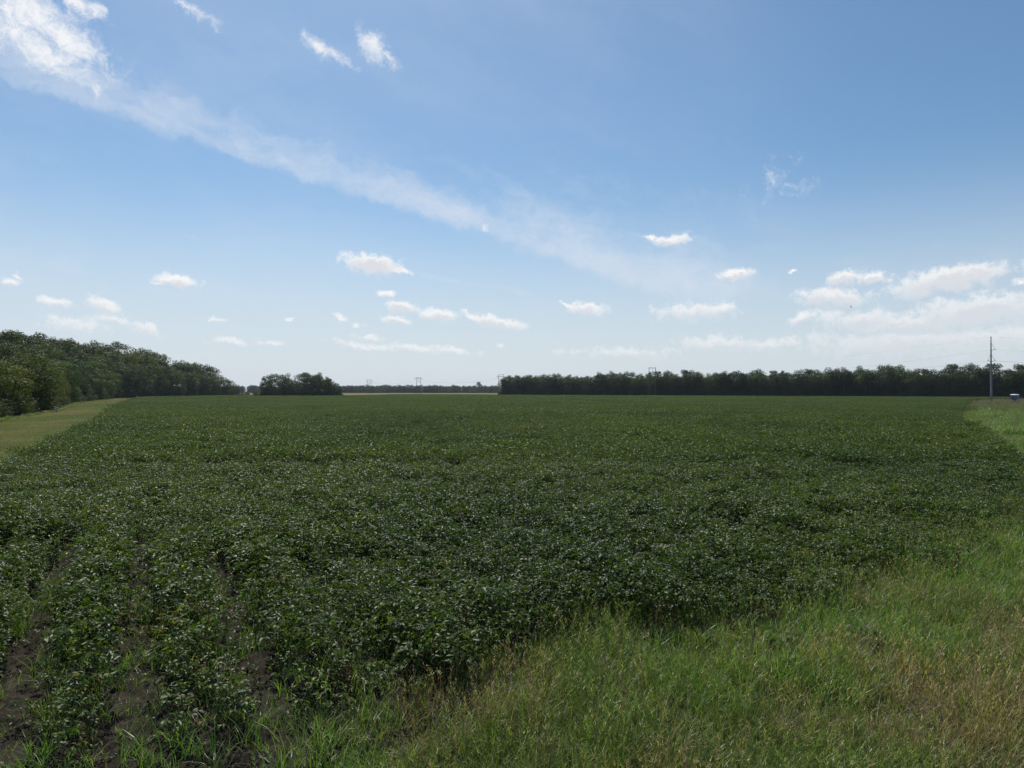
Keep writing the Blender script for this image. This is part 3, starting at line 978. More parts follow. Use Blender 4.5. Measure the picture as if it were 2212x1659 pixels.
# ------------------------------------------------------------------ single plants on the bare soil
tri_meshes = []
for i in range(6):
    g = Geo()
    trifoliate(g, Vector((0, 0, 0)), 0, 0, .085)
    tri_meshes.append(g.mesh('bean_leaf', M_soy_one))
stem_meshes = []
for i in range(3):
    g = Geo()
    a = random.uniform(0, 6.28)
    tube(g, [(0, 0, -.04), (.02 * math.cos(a), .02 * math.sin(a), .25), (.05 * math.cos(a), .05 * math.sin(a), .45)], [.007, .005, .003], 5)
    for b in range(4):
        a2, z = random.uniform(0, 6.28), random.uniform(.12, .34)
        tube(g, [(0, 0, z), (.07 * math.cos(a2), .07 * math.sin(a2), z + .08), (.14 * math.cos(a2), .14 * math.sin(a2), z + .12)], [.004, .003, .002], 4)
    stem_meshes.append(g.mesh('bean_stem', M_stem))
spots = []
tries = 0
while len(spots) < 44 and tries < 4000:
    tries += 1
    kk = random.randint(-12, 1)
    cpos = kk * ROW_GAP + random.choice((.5, .75, 1.0)) + random.gauss(0, .07)
    spos = random.uniform(4, 16)
    px_, py_ = cpos * ACR[0] + spos * ROW[0], cpos * ACR[1] + spos * ROW[1]
    if px_ > -.9 or py_ < 7.2 or py_ > 13.2 or abs(px_) > .735 * py_ or not bool(in_poly(px_, py_, FIELD)):
        continue
    if any((px_ - a) ** 2 + (py_ - b) ** 2 < .2 for a, b in spots):
        continue
    spots.append((px_, py_))
spots.sort(key=lambda q_: math.hypot(*q_))
for i, (px_, py_) in enumerate(spots):
    h = random.uniform(.7, 1.15)
    e = empty('soybean_plant', (px_, py_, .05), (0, 0, random.uniform(0, 6.28)), (h, h, h))
    tag(e, 'stunted soybean plant standing apart on bare soil at the corner, %s from the camera' % nth(i + 1), 'plant', 'thin soybean plants at the headland')
    link('stem', random.choice(stem_meshes), e)
    for p_, yaw, pit, sz in soy_spec(.50, random.randint(9, 14), .20, 1.0):
        link('leaf', random.choice(tri_meshes), e, p_, (pit, random.uniform(-.4, .4), yaw), (sz, sz, sz))

big_tufts = []
for i in range(5):
    me = tuft_mesh('grass_tuft', 24, .07, (.22, .55), .012, (.05, .65), (.5, 2.0), mat=M_grass_one, segs=5)
    big_tufts.append(me)
for i, (px_, py_, sc_) in enumerate(sorted([(-3.05, 8.75, .75), (-2.65, 8.85, .85), (-2.35, 8.7, .7), (-3.5, 8.95, .7), (-5.9, 9.3, 1.1), (-6.2, 9.9, 1.1), (-6.4, 10.6, 1.0), (-5.6, 8.6, .95),
                                     (-2.0, 7.75, .9), (-1.6, 7.7, 1.0), (-1.1, 7.8, .95), (-2.5, 7.65, .9), (-5.15, 7.75, .9), (-4.0, 7.8, .85), (-3.2, 7.65, 1.0), (-8.2, 12.6, 1.0), (-5.0, 11.4, .8),
                                     (-9.6, 14.6, 1.0), (-.3, 9.4, .8), (.6, 10.9, .9), (2.4, 11.4, 1.0), (3.1, 11.5, 1.1)], key=lambda q_: q_[0] / q_[1])):
    o = link('grass_tuft', big_tufts[i % 5], None, (px_, py_, .04), (0, 0, random.uniform(0, 6.28)), (sc_, sc_, sc_))
    tag(o, 'arching bright green grass tuft at the thin edge of the beans, %s from the left' % nth(i + 1), 'grass tuft', 'single grass tufts at the field edge')


def dead_weed(label, loc, sc_):
    e = empty('dead_weed', loc, (0, 0, random.uniform(0, 6)), (sc_,) * 3)
    tag(e, label, 'weed')
    g, gl = Geo(), Geo()
    for i in range(46):
        a, l = random.uniform(0, 6.28), random.uniform(.2, .48)
        t = random.uniform(.1, 1.1)
        p1 = Vector((math.cos(a) * math.sin(t), math.sin(a) * math.sin(t), math.cos(t))) * l
        tube(g, [(0, 0, 0), p1 * .5 + Vector((0, 0, .03)), p1], [.005, .003, .0015], 3, random.random())
        for k2 in range(9):
            pp = p1 * random.uniform(.35, 1.05) + Vector((random.gauss(0, .03), random.gauss(0, .03), random.gauss(0, .03)))
            L = random.uniform(.02, .055)
            v, f = leaflet(L, L * .5, .3, .8, 1)
            m = Matrix.Translation(pp) @ Euler((random.uniform(-2, 1), random.uniform(-1, 1), random.uniform(0, 6.28))).to_matrix().to_4x4()
            gl.add([m @ p for p in v], f, random.random())
    link('stem', g.mesh('dead_stem', M_dead), e)
    link('foliage', gl.mesh('dead_foliage', M_dead), e)


dead_weed('dried brown bushy weed at the edge of the beans beside the bare soil', (-2.25, 9.75, .02), 1.0)
dead_weed('small round rusty brown dead weed in the headland grass', (-1.2, 9.2, .0), .75)


def broad_weed(label, loc, sc_):
    e = empty('broad_leaf_weed', loc, (0, 0, random.uniform(0, 6)), (sc_,) * 3)
    tag(e, label, 'weed')
    g = Geo()
    tube(g, [(0, 0, 0), (.02, .01, .2), (.03, .02, .36)], [.008, .006, .003], 5)
    link('stem', g.mesh('weed_stem', M_stem), e)
    for i in range(17):
        a = i * 2.4
        g = Geo()
        L = random.uniform(.13, .20)
        v, f = leaflet(L, L * .55, .15, .5, 0)
        g.add(v, f, random.random())
        t = i / 17
        link('leaf', g.mesh('weed_leaf', M_weed), e, (.09 * math.cos(a) * (1 - .4 * t), .09 * math.sin(a) * (1 - .4 * t), .08 + .30 * t), (random.uniform(-.3, .5), 0, a - math.pi / 2))


broad_weed('blue green broad leaved weed in the grass just outside the bean edge', (5.6, 11.35, .03), 1.2)
broad_weed('broad leaved weed tucked under the dark bean edge beside pale grass', (4.2, 11.1, .03), 1.1)

# ------------------------------------------------------------------ trees


def crown_mesh(name, H, rx, z0, lobes, leaves, leaf, flat=0.0, skirt=0.0, seed=0):
    """foliage: lobes of leaf clumps; returns the mesh and lobe centres for the limbs"""
    rg = np.random.default_rng(seed)
    cs, rs = [], []
    zc, rz = (H + z0) / 2, (H - z0) / 2
    tries = 0
    while len(cs) < lobes and tries < 3000:
        tries += 1
        v = rg.normal(size=3)
        v /= np.linalg.norm(v)
        r = rg.uniform(.45, .86)
        r0 = rg.uniform(.15, .29) * rx * 2 * (1.0 - .25 * max(0, v[2]))
        p = np.array((v[0] * rx * r, v[1] * rx * r, zc + v[2] * rz * r))
        if v[2] < -.35 and rg.random() > skirt:
            continue
        if any(np.linalg.norm(p - q_) < .55 * (r0 + b) for q_, b in zip(cs, rs)):
            continue
        cs.append(p)
        rs.append(r0)
    if skirt > .5:
        for i in range(int(lobes * .35)):
            a = rg.uniform(0, 6.283)
            cs.append(np.array((math.cos(a) * rx * rg.uniform(.35, .75), math.sin(a) * rx * rg.uniform(.35, .75), z0 + H * rg.uniform(.04, .22))))
            rs.append(rg.uniform(.16, .26) * rx * 2)
    cs, rs = np.array(cs), np.array(rs)
    wts = rs ** 2
    cnt = np.maximum(8, (leaves * wts / wts.sum()).astype(int))
    li = np.repeat(np.arange(len(cs)), cnt)
    n = len(li)
    d = rg.normal(size=(n, 3))
    d /= np.linalg.norm(d, axis=1)[:, None]
    # secondary bumps on each lobe
    bump = 1 + .22 * np.sin(d[:, 0] * 7 + li) * np.sin(d[:, 1] * 6 + li * 2) + .14 * np.sin(d[:, 2] * 11 + li * 3)
    rad = rs[li] * (rg.uniform(.45, 1.0, n) ** .45) * bump
    out = rg.random(n) < .05
    rad = np.where(out, rad * rg.uniform(1.05, 1.35, n), rad)
    P = cs[li] + d * rad[:, None] * np.array((1, 1, .82))
    P[:, 2] = np.maximum(P[:, 2], z0 * .6 + .1 + rg.uniform(0, .5, n))
    nr = d * .95 + rg.normal(size=(n, 3)) * .45 + np.array((0, 0, .30))
    nr /= np.linalg.norm(nr, axis=1)[:, None]
    t = np.cross(nr, rg.normal(size=(n, 3)))
    t /= np.linalg.norm(t, axis=1)[:, None] + 1e-9
    b = np.cross(nr, t)
    L = leaf * rg.uniform(.6, 1.35, n)[:, None]
    W = L * rg.uniform(.45, .75, n)[:, None]
    V = np.stack([P - t * L * .5, P + b * W * .5 + nr * L * .10, P + t * L * .5, P - b * W * .5 + nr * L * .10], 1).reshape(-1, 3)
    F = np.arange(n * 4).reshape(-1, 4)
    me = mesh_from(name, V, F, M_tree, np.repeat(.12 + .55 * rg.random(n), 4))
    return me, cs, rs


def trunk_mesh(name, H, z0, cs, rad, mat, seed=0, bare=False):
    rg = random.Random(seed)
    g = Geo()
    top = H * .72
    pts = [(0, 0, -.3), (rg.uniform(-.1, .1), rg.uniform(-.1, .1), top * .3), (rg.uniform(-.3, .3), rg.uniform(-.3, .3), top * .65), (rg.uniform(-.4, .4), rg.uniform(-.4, .4), top)]
    tube(g, pts, [rad * 1.25, rad, rad * .7, rad * .25], 8)
    for c_ in cs:
        zf = min(top * .9, max(z0 * .8 + .8, c_[2] - rg.uniform(.15, .35) * H))
        t = zf / top
        base = Vector((pts[2][0] * t, pts[2][1] * t, zf))
        e_ = Vector(c_)
        mid = base.lerp(e_, .5) + Vector((rg.uniform(-.3, .3), rg.uniform(-.3, .3), rg.uniform(-.2, .5)))
        tube(g, [base, mid, e_], [rad * .32, rad * .2, rad * .06], 5)
        if bare:
            for k2 in range(4):
                e2 = e_ + Vector((rg.uniform(-1.2, 1.2), rg.uniform(-1.2, 1.2), rg.uniform(.2, 1.6)))
                tube(g, [mid.lerp(e_, rg.uniform(.2, .9)), e2], [rad * .10, rad * .03], 4)
    return g.mesh(name, mat)


KINDS = {}
specs = [  # key, height, half width, crown base, lobes, leaves, leaf size, skirt, trunk radius
    ('oak1', 18, 5.4, 4.0, 24, 7200, .46, .35, .34), ('oak2', 18, 4.8, 3.4, 22, 7000, .46, .5, .32), ('ash1', 20, 4.0, 4.2, 22, 6600, .44, .5, .30), ('ash2', 20, 4.5, 5.0, 20, 6600, .44, .3, .30),
    ('edge1', 16, 5.0, .6, 26, 8200, .44, 1.0, .28), ('edge2', 16, 4.4, .5, 24, 7600, .44, 1.0, .28), ('edge3', 17, 5.6, .8, 28, 8600, .46, 1.0, .30), ('open1', 19, 4.6, 7.0, 13, 3900, .42, .2, .30),
    ('fine1', 12, 4.4, .4, 30, 17000, .30, 1.0, .22), ('fine2', 11, 4.8, .3, 30, 17000, .30, 1.0, .20), ('fine3', 13, 4.2, .5, 28, 16000, .30, 1.0, .22), ('fine4', 20, 5.6, 2.0, 34, 19000, .36, .8, .34), ('fine5', 21, 5.0, 3.0, 32, 18000, .36, .6, .34),
    ('bush1', 4.2, 2.6, .1, 16, 3600, .24, 1.0, .07), ('bush2', 3.4, 2.4, .1, 14, 3200, .24, 1.0, .06)]
for i, (key, H, rx, z0, lobes, leaves, leaf, skirt, tr) in enumerate(specs):
    me, cs, rs = crown_mesh('crown_' + key, H, rx, z0, lobes, leaves, leaf, skirt=skirt, seed=100 + i)
    top = float(np.max([v.co.z for v in me.vertices]))
    KINDS[key] = (me, trunk_mesh('trunk_' + key, H, z0, cs, tr, M_bark, 200 + i), top)

GREENS = {'dark': (0.052, 0.088, 0.022), 'mid': (0.064, 0.110, 0.024), 'yellow': (0.094, 0.124, 0.018), 'olive': (0.072, 0.096, 0.022), 'blue': (0.050, 0.088, 0.032), 'rust': (0.085, 0.062, 0.028)}


def tree(key, x, y, h, tone, label, group=None, name='broadleaf_tree', wide=1.0, z=0.0, cat='tree'):
    crown, trunk, top = KINDS[key]
    s_ = h / top
    e = empty(name, (x, y, z), (0, 0, random.uniform(0, 6.283)), (s_ * wide, s_ * wide, s_))
    tag(e, label, cat, group)
    link('trunk', trunk, e)
    cr = link('crown', crown, e)
    c0 = GREENS[tone]
    j = random.uniform(.60, 1.30)
    cr.color = (c0[0] * j * random.uniform(.9, 1.12), c0[1] * j, c0[2] * j * random.uniform(.85, 1.15), 1)
    return e


# --- the right-hand wood: front rank, then two ranks behind whose heads show above it
RW = [(-9, 640), (95, 556), (190, 478), (292, 400), (345, 362)]
seglen = [math.dist(RW[i], RW[i + 1]) for i in range(len(RW) - 1)]


def along(line, t):
    for i in range(len(line) - 1):
        L = math.dist(line[i], line[i + 1])
        if t <= L or i == len(line) - 2:
            f = t / L
            return line[i][0] + (line[i + 1][0] - line[i][0]) * f, line[i][1] + (line[i + 1][1] - line[i][1]) * f
        t -= L


total = sum(seglen)
front = []
t = 2.0
while t < total:
    front.append(along(RW, t))
    t += random.uniform(5.6, 7.8)
az_frame, az_pole = .199, .679
azs = [a / b for a, b in front]
nf = sum(1 for a in azs if a < az_frame)
npl = sum(1 for a in azs if a < az_pole)
for i, (px_, py_) in enumerate(front):
    if i == 0:
        lab = 'rounded dark tree at the far end corner of the right wood, beside the frame'
    elif i <= nf // 2:
        lab = 'dark front tree of the right wood, %s from its far end corner' % nth(i)
    elif i < nf:
        lab = 'dark front tree of the right wood, %s left of the tall wooden frame' % nth(nf - i)
    elif i - nf < (npl - nf) // 2:
        lab = 'dark front tree of the right wood, %s right of the tall wooden frame' % nth(i - nf + 1)
    elif i < npl:
        lab = 'dark front tree of the right wood, %s left of the steel pole' % nth(npl - i)
    else:
        lab = 'dark front tree of the right wood, %s right of the steel pole' % nth(i - npl + 1)
    h = random.uniform(15, 19.5) + (1.5 if i == 0 else 0) + 1.0 * (py_ < 500)
    tree(random.choice(('edge1', 'edge2', 'edge3', 'edge1', 'oak2')), px_ + random.uniform(-1, 1), py_ + random.uniform(-2, 2), h, random.choice(('dark', 'dark', 'mid', 'olive', 'dark', 'blue')), lab,
         'front rank of the right wood', wide=random.uniform(.95, 1.15))
back_trees = []
for rank, (back, lo, hi, step) in enumerate([(8, 16.5, 21.8, 8.0)]):
    t = 4.0 + rank * 5
    while t < total:
        px_, py_ = along(RW, t)
        t += step * random.uniform(.8, 1.25)
        near = 1.0 + .06 * (py_ < 470)
        key = random.choice(('oak1', 'oak2', 'ash1', 'ash2', 'open1', 'edge3'))
        qx, qy = px_ + .6 * back + random.uniform(-2, 2), py_ + .8 * back + random.uniform(-2, 2)
        e = tree(key, qx, qy, random.uniform(lo, hi) * near, random.choice(('dark', 'mid', 'olive', 'dark', 'mid')), '', 'crowns behind the right wood front', wide=random.uniform(.9, 1.1))
        back_trees.append((qx / qy, rank, e))
for rank in (0,):
    row = sorted([b for b in back_trees if b[1] == rank], key=lambda b: b[0])
    n1, n2 = sum(b[0] < az_frame for b in row), sum(b[0] < az_pole for b in row)
    what = ('taller second rank tree topping the right wood', 'rearmost tree peering over the right wood')[rank]
    for i, b in enumerate(row):
        if i < n1 // 2:
            w_ = '%s from its far end' % nth(i + 1)
        elif i < n1:
            w_ = '%s left of the braced frame' % nth(n1 - i)
        elif i < (n1 + n2) // 2:
            w_ = '%s right of the braced frame' % nth(i - n1 + 1)
        elif i < n2:
            w_ = '%s left of the steel pole' % nth(n2 - i)
        else:
            w_ = '%s right of the steel pole' % nth(i - n2 + 1)
        b[2]['label'] = what + ', ' + w_

# --- the grove on its own, left of centre
grove = [(-182.0, 523, 16.5, 'edge2'), (-175.1, 521, 17.5, 'edge3'), (-168.2, 526, 15.5, 'edge2'), (-172.5, 534, 18.2, 'edge2'), (-162.2, 522, 14.0, 'edge2'), (-157.1, 532, 18.6, 'edge3'), (-152.8, 523, 18.2, 'edge3'), (-146.7, 530, 18.8, 'oak2'),
         (-144.2, 521, 17.0, 'edge1'), (-139.0, 528, 15.5, 'oak2'), (-136.4, 522, 14.0, 'edge2'), (-133.0, 528, 12.0, 'edge1')]
gl_ = ['tree at the left end of the lone grove in the field', 'tall tree second from the left end of the lone grove', 'slender tree filling the dip in the lone grove', 'tree at the back of the lone grove, behind its left end',
       'low tree in front under the dip of the lone grove', 'tall tree behind the middle of the lone grove', 'broad tree in front at the middle of the lone grove', 'tallest domed tree behind the right half of the lone grove',
       'leafy tree in front at the right half of the lone grove', 'tree behind the right shoulder of the lone grove', 'lower tree at the right shoulder of the lone grove', 'tree stepping down at the right end of the lone grove']
for (px_, py_, h, key), lab in zip(grove, gl_):
    tree(key, px_, py_, h, random.choice(('dark', 'mid', 'blue')), lab, 'trees of the lone grove', wide=random.uniform(.9, 1.1))
for px_, py_, h, lab in ((-128.2, 523, 8.0, 'small dark tree trailing off the right end of the grove'), (-133.8, 516, 5.0, 'bush at the foot of the grove near its right end'), (-176.8, 515, 4.2, 'low bush before the left end of the grove'), (-126.1, 519, 3.4, 'last low bush at the right tip of the grove'),
                         (-196.0, 540, 5.0, 'pale green bush in the gap left of the grove'), (-203.0, 560, 4.2, 'low bush in the gap between the left wood and grove')):
    tree('bush1' if h < 6 else 'edge2', px_, py_, h, 'yellow' if 'pale' in lab else 'dark', lab, None, 'bush' if h < 6 else 'broadleaf_tree', cat='bush' if h < 6 else 'tree')

# --- the left wood: small leafy trees along the strip, taller ones behind on the rise
lw = []
y_ = 84.0
i = 0
LF = [(-64, 84), (-76, 101), (-96, 142), (-106, 162), (-152, 241), (-197, 335), (-238, 423)]
tot = sum(math.dist(LF[i], LF[i + 1]) for i in range(len(LF) - 1))
t = 0.0
fr_pts = []
while t < tot:
    fr_pts.append((t, *along(LF, t)))
    t += random.uniform(9.5, 13.5) * (1 + t / tot * .30)
for i, (t, px_, py_) in enumerate(fr_pts):
    h = [11.0, 7.2, 9.8, 5.6, 9.4, 6.4, 10.4, 7.6][i % 8] * random.uniform(.9, 1.15) * (1 + .45 * t / tot)
    tone = random.choice(('yellow', 'yellow', 'olive', 'mid')) if t < tot * .5 else random.choice(('dark', 'mid', 'olive'))
    tree(random.choice(('fine1', 'fine2', 'fine3')), px_ - 3.5 + random.uniform(-1.2, 1.2), py_ + random.uniform(-1, 1), h, tone,
         'small leafy front tree of the left wood, %s along the strip' % nth(i + 1), 'trees along the grass strip', wide=random.uniform(.95, 1.2))
print('left front', len(fr_pts))


def left_top(az):
    """measured height of the left wood's skyline"""
    px = [-200, 0, 40, 100, 145, 166, 200, 235, 253, 275, 294, 346, 383, 448, 487, 505, 521]
    yy = [715, 718, 722, 722, 728, 734, 731, 727, 719, 722, 744, 753, 777, 787, 800, 812, 832]
    p_ = az * 1523 + 1106
    return (844.5 - np.interp(p_, px, yy)) / 1523


for rank, (back, step, drop) in enumerate([(11, 11.5, .70), (27, 12.0, .93), (42, 10.5, 1.0)]):
    t = 0.0
    lcount = 0
    while t < tot:
        lcount += 1
        px_, py_ = along(LF, t)
        t += step * random.uniform(.85, 1.2) * (1 + .25 * t / tot)
        px_ -= back * .89 + random.uniform(-2, 2)
        py_ += back * .45 + random.uniform(-2, 2)
        z = float(hill(px_, py_))
        dd_ = py_
        h = (left_top(px_ / py_) * dd_ + CAM_H) * drop * random.uniform(.82, 1.06) - z
        h = min(max(h, 9), 31)
        tree(random.choice(('fine4', 'fine5')) if py_ < 230 else random.choice(('oak1', 'oak2', 'edge3', 'ash2', 'oak1')), px_, py_, h, random.choice((('dark', 'dark', 'mid', 'blue'), ('mid', 'olive', 'dark', 'dark'), ('mid', 'dark', 'dark', 'olive'))[rank]),  # first rank behind: darker leaf colour, painting deep shade between the front trees
             ('tree of middle height behind the front of the left wood, %s along the strip', 'tall tree inside the left wood, %s along its length', 'hindmost skyline tree of the left wood, %s along its length')[rank] % nth(lcount), 'tall trees of the left wood', z=z - .2, wide=random.uniform(.9, 1.15))
# the far run of the left wood, down to its end
for i in range(15):
    f = i / 14
    px_, py_ = -243 + 3 * f + random.uniform(-2, 2), 432 + 178 * f + random.uniform(-3, 3)
    h = left_top(px_ / py_) * py_ + CAM_H
    h = min(max(h * random.uniform(.92, 1.02), 7), 30)
    tree(random.choice(('edge1', 'edge3', 'edge2')), px_, py_, h * .74, random.choice(('dark', 'mid', 'blue')), 'dark tree near the end of the left wood, %s from its far tip' % nth(15 - i), 'far run of the left wood', wide=1.05)
    for back, what in ((14, 'second rank tree'), (30, 'rearmost tree')):
        if i > 12 or (back == 30 and i % 2):
            continue
        px2, py2 = px_ - back + random.uniform(-2, 2), py_ + 6
        z2 = float(hill(px2, py2))
        h2 = (left_top(px2 / py2) * py2 + CAM_H) * random.uniform(.92, 1.03) - z2
        h2 = min(max(h2, 8), 31)
        tree(random.choice(('oak1', 'oak2', 'edge3')), px2, py2, h2, random.choice(('dark', 'mid', 'olive')), '%s behind the far run of the left wood, %s from its near end' % (what, nth(i + 1)), 'far run of the left wood', z=z2 - .2)

# bare trees
def bare_tree(label, x, y, h, seed):
    rg = np.random.default_rng(seed)
    cs = [np.array((rg.normal(0, 1.5), rg.normal(0, 1.5), rg.uniform(8, 16))) for _ in range(11)]
    e = empty('dead_tree', (x, y, 0), (0, 0, 1), (h / 17,) * 3)
    tag(e, label, 'tree')
    link('trunk', trunk_mesh('dead_trunk', 17, 4, cs, .22, M_deadwood, seed, True), e)


bare_tree('bare dead tree standing in the gap at the tip of the left wood', -236, 605, 10.5, 5)
bare_tree('bleached dead tree poking up above the right wood beyond the wooden frame', 137, 533, 21.5, 6)

# --- far wood across the tan field
fx = []
x_ = -560.0
while x_ < 30:
    fx.append(x_)
    x_ += random.uniform(8.5, 12)
azf = [v / 1500 for v in fx]
for i, px_ in enumerate(fx):
    py_ = 1510 + random.uniform(-8, 8)
    az = px_ / py_
    if az < -.245 and az > -.36:
        continue                                   # hidden by the grove
    if az < -.39:
        continue
    h = random.uniform(15, 19) * (1.0 if az < -.06 else .85)
    tree(random.choice(('edge1', 'edge2', 'edge3')), px_, py_, h, random.choice(('dark', 'blue', 'mid')), 'hazy blue grey tree in the far wood beyond the tan field, %s from its left' % nth(i + 1), 'trees of the far wood', wide=1.25)
for px_, py_, h, lab, key in ((-154, 1380, 13, 'dark small tree standing before the far wood, first right of the H frame', 'edge1'), (-120, 1360, 9.5, 'low dark bush before the far wood between two small trees', 'bush1'), (-74, 1340, 10, 'dark bush on the tan field before the far wood, near the right wood', 'bush2'),
                              (-40, 1330, 15, 'dark small tree on the tan field close to the right wood corner', 'edge2'), (-66, 1420, 24, 'tall thin topped tree rising over the right part of the far wood', 'open1')):
    tree(key, px_, py_, h, 'dark', lab, None, 'bush' if 'bush' in key else 'broadleaf_tree', cat='bush' if 'bush' in key else 'tree')

# undergrowth and the mass of the far wood
under = []
for i, key in enumerate(('bush1', 'bush2')):
    me = KINDS[key][0].copy()
    me.materials.clear()
    me.materials.append(M_under)
    under.append(proto('under%d' % i, me))
big_u = KINDS['edge1'][0].copy()
big_u.materials.clear()
big_u.materials.append(M_under)
under.append(proto('under2', big_u))
pts, sc_l, pk, ti, dr = [], [], [], [], []
t = 0
while t < total:
    px_, py_ = along(RW, t)
    for b in (-3.0, 2, 8, 14, 22):
        pts.append((px_ + .6 * b + random.uniform(-1.5, 1.5), py_ + .8 * b + random.uniform(-1, 1), -.1))
        sc_l.append(random.uniform(.7, 1.1) * (1 if b < 0 else 2.0)); pk.append(random.randint(0, 1)); ti.append(random.random() * .5); dr.append(.7 if random.random() < .04 else 0)
        if b == 14:
            pts.append((px_ + .6 * 18 + random.uniform(-2, 2), py_ + .8 * 18 + random.uniform(-2, 2), -.1))
            sc_l.append(random.uniform(.80, 1.12)); pk.append(2); ti.append(random.random() * .4); dr.append(0)
    t += 3.3
t = 0
while t < tot:
    px_, py_ = along(LF, t)
    for b in (-.5, 6, 14, 24):
        pts.append((px_ - .89 * b - 1, py_ + .45 * b + random.uniform(-1, 1), float(hill(px_ - .89 * b, py_ + .45 * b)) - .1))
        sc_l.append(random.uniform(.30, .75) if b < 1 else random.uniform(1, 1.7)); pk.append(random.randint(0, 1)); ti.append(random.random()); dr.append(random.uniform(.3, .9) if random.random() < .3 and b < 1 else 0)
    t += 2.6
for i in range(80):
    f = i / 79
    pts.append((-244 - 8 * random.random() + 4 * f, 425 + 186 * f, -.1)); sc_l.append(random.uniform(1.2, 2.2)); pk.append(random.randint(0, 1)); ti.append(.2); dr.append(0)
for i in range(60):
    pts.append((-185 + 56 * random.random(), 519 + 14 * random.random(), -.1)); sc_l.append(random.uniform(.7, 1.1)); pk.append(random.randint(0, 1)); ti.append(.2); dr.append(0)
for i in range(20):
    pts.append((-236 + 45 * random.random(), 590 + 40 * random.random(), -.1)); sc_l.append(random.uniform(.5, .9)); pk.append(random.randint(0, 1)); ti.append(.6); dr.append(0)
n = len(pts)
scatter('undergrowth', under, np.array(pts), RNG.uniform(0, 6.283, n), np.array(sc_l), np.array(pk), np.array(ti), np.array(dr), 'dark undergrowth along the feet of the woods')
fw = [(random.uniform(-760, 140), random.uniform(1522, 1600), -.2) for _ in range(420)]
n = len(fw)
scatter('far_wood', under, np.array(fw), RNG.uniform(0, 6.283, n), RNG.uniform(.85, 1.15, n), np.full(n, 2), RNG.uniform(0, .5, n), np.zeros(n), 'far wood behind its front trees beyond the tan field')

# ------------------------------------------------------------------ the power line


def wire_pts(a, b, sag, n=24):
    a, b = Vector(a), Vector(b)
    return [a.lerp(b, i / n) - Vector((0, 0, sag * 4 * (i / n) * (1 - i / n))) for i in range(n + 1)]


def wire(label, stops, sags, r=.022, group='wires of the power line'):
    g = Geo()
    pts = []
    for (a, b), sg in zip(zip(stops[:-1], stops[1:]), sags):
        pts += wire_pts(a, b, sg)[(1 if pts else 0):]
    tube(g, pts, [r] * len(pts), 4)
    o = link('power_wire', g.mesh('wire', M_wire))
    tag(o, label, 'wire', group)


def rod(name, a, b, r0, r1, mat, parent, sides=8):
    g = Geo()
    tube(g, [a, b], [r0, r1], sides)
    return link(name, mesh_from(name, g.v, g.f, mat, smooth=False), parent)


def beam(name, a, b, wd, hd, mat, parent):
    a, b = Vector(a), Vector(b)
    d = (b - a).normalized()
    s_ = d.cross(Vector((0, 0, 1))).normalized()
    u_ = s_.cross(d)
    v = [p + s_ * sx * wd / 2 + u_ * sz * hd / 2 for p in (a, b) for sx, sz in ((-1, -1), (1, -1), (1, 1), (-1, 1))]
    return link(name, mesh_from(name, v, [(3, 2, 1, 0), (4, 5, 6, 7), (0, 1, 5, 4), (1, 2, 6, 5), (2, 3, 7, 6), (3, 0, 4, 7)], mat), parent)


def insulator(parent, a, b, r=.11, n=7, mat=None):
    a, b = Vector(a), Vector(b)
    g = Geo()
    pts, rad = [], []
    for i in range(n):
        for f, rr in ((.1, .35), (.45, 1), (.6, 1), (.95, .35)):
            pts.append(a.lerp(b, (i + f) / n))
            rad.append(r * rr)
    tube(g, pts, rad, 8)
    return link('insulator', mesh_from('insulator', g.v, g.f, mat or M_ins), parent)


FR = Vector((.846, .533, 0))       # across the line of frames: legs stand square to the run
def h_frame(label, x, y, h, leg, arm, arm_z, cond_z, dbl, single_brace, face=0.0):
    rz = math.atan2(-.25, 1) if face == 0 else face
    e = empty('transmission_frame', (x, y, 0), (0, 0, face))
    tag(e, label, 'power pole', 'wooden frames of the power line')
    hl = leg / 2
    rod('pole', (-hl, 0, -.5), (-hl, 0, h), .25, .16, M_polewood, e)
    rod('pole', (hl, 0, -.5), (hl, 0, h), .25, .16, M_polewood, e)
    beam('crossarm', (-arm / 2, -.24, arm_z), (arm / 2, -.24, arm_z), .14, .30, M_polewood, e)
    if dbl:
        beam('tie_beam', (-hl, .25, h - .35), (hl, .25, h - .35), .12, .24, M_polewood, e)
        beam('brace', (-hl, -.22, arm_z - 1), (hl, -.22, arm_z - 5.5), .12, .16, M_polewood, e)
        beam('brace', (hl, .22, arm_z - 1), (-hl, .22, arm_z - 5.5), .12, .16, M_polewood, e)
    if single_brace:
        beam('brace', (hl, -.24, 12.3), (-hl, -.24, 7.2), .12, .20, M_polewood, e)
    for sx in (-1, 0, 1):
        xx = sx * (arm / 2 - .25)
        insulator(e, (xx, -.24, arm_z - .18), (xx, -.24, cond_z), .13)
    return e


# the nearest frame, the half hidden one, and the two across the tan field
A = Vector((95.5, 480, 0)); Mf = Vector((-10.2, 652, 0)); B = Vector((-106, 800, 0)); Cc = Vector((-188.5, 931, 0)); PO = Vector((183.5, 270, 0)); P2 = Vector((420, 330, 0))
h_frame('tall two legged wooden frame with one diagonal brace standing in the bean field', 95.5, 480, 20.2, 4.4, 5.0, 19.9, 17.4, False, True)
h_frame('wooden frame half hidden by the corner tree of the right wood', Mf.x, Mf.y, 19.6, 4.4, 7.4, 17.6, 16.2, True, False)
h_frame('brown two legged frame with crossed braces on the tan field before the far wood', -106, 800, 19.8, 4.8, 8.8, 18.4, 16.8, True, False)
h_frame('farthest two legged frame, just right of the lone grove', -188.5, 931, 19.6, 4.8, 9.0, 17.4, 15.8, True, False)


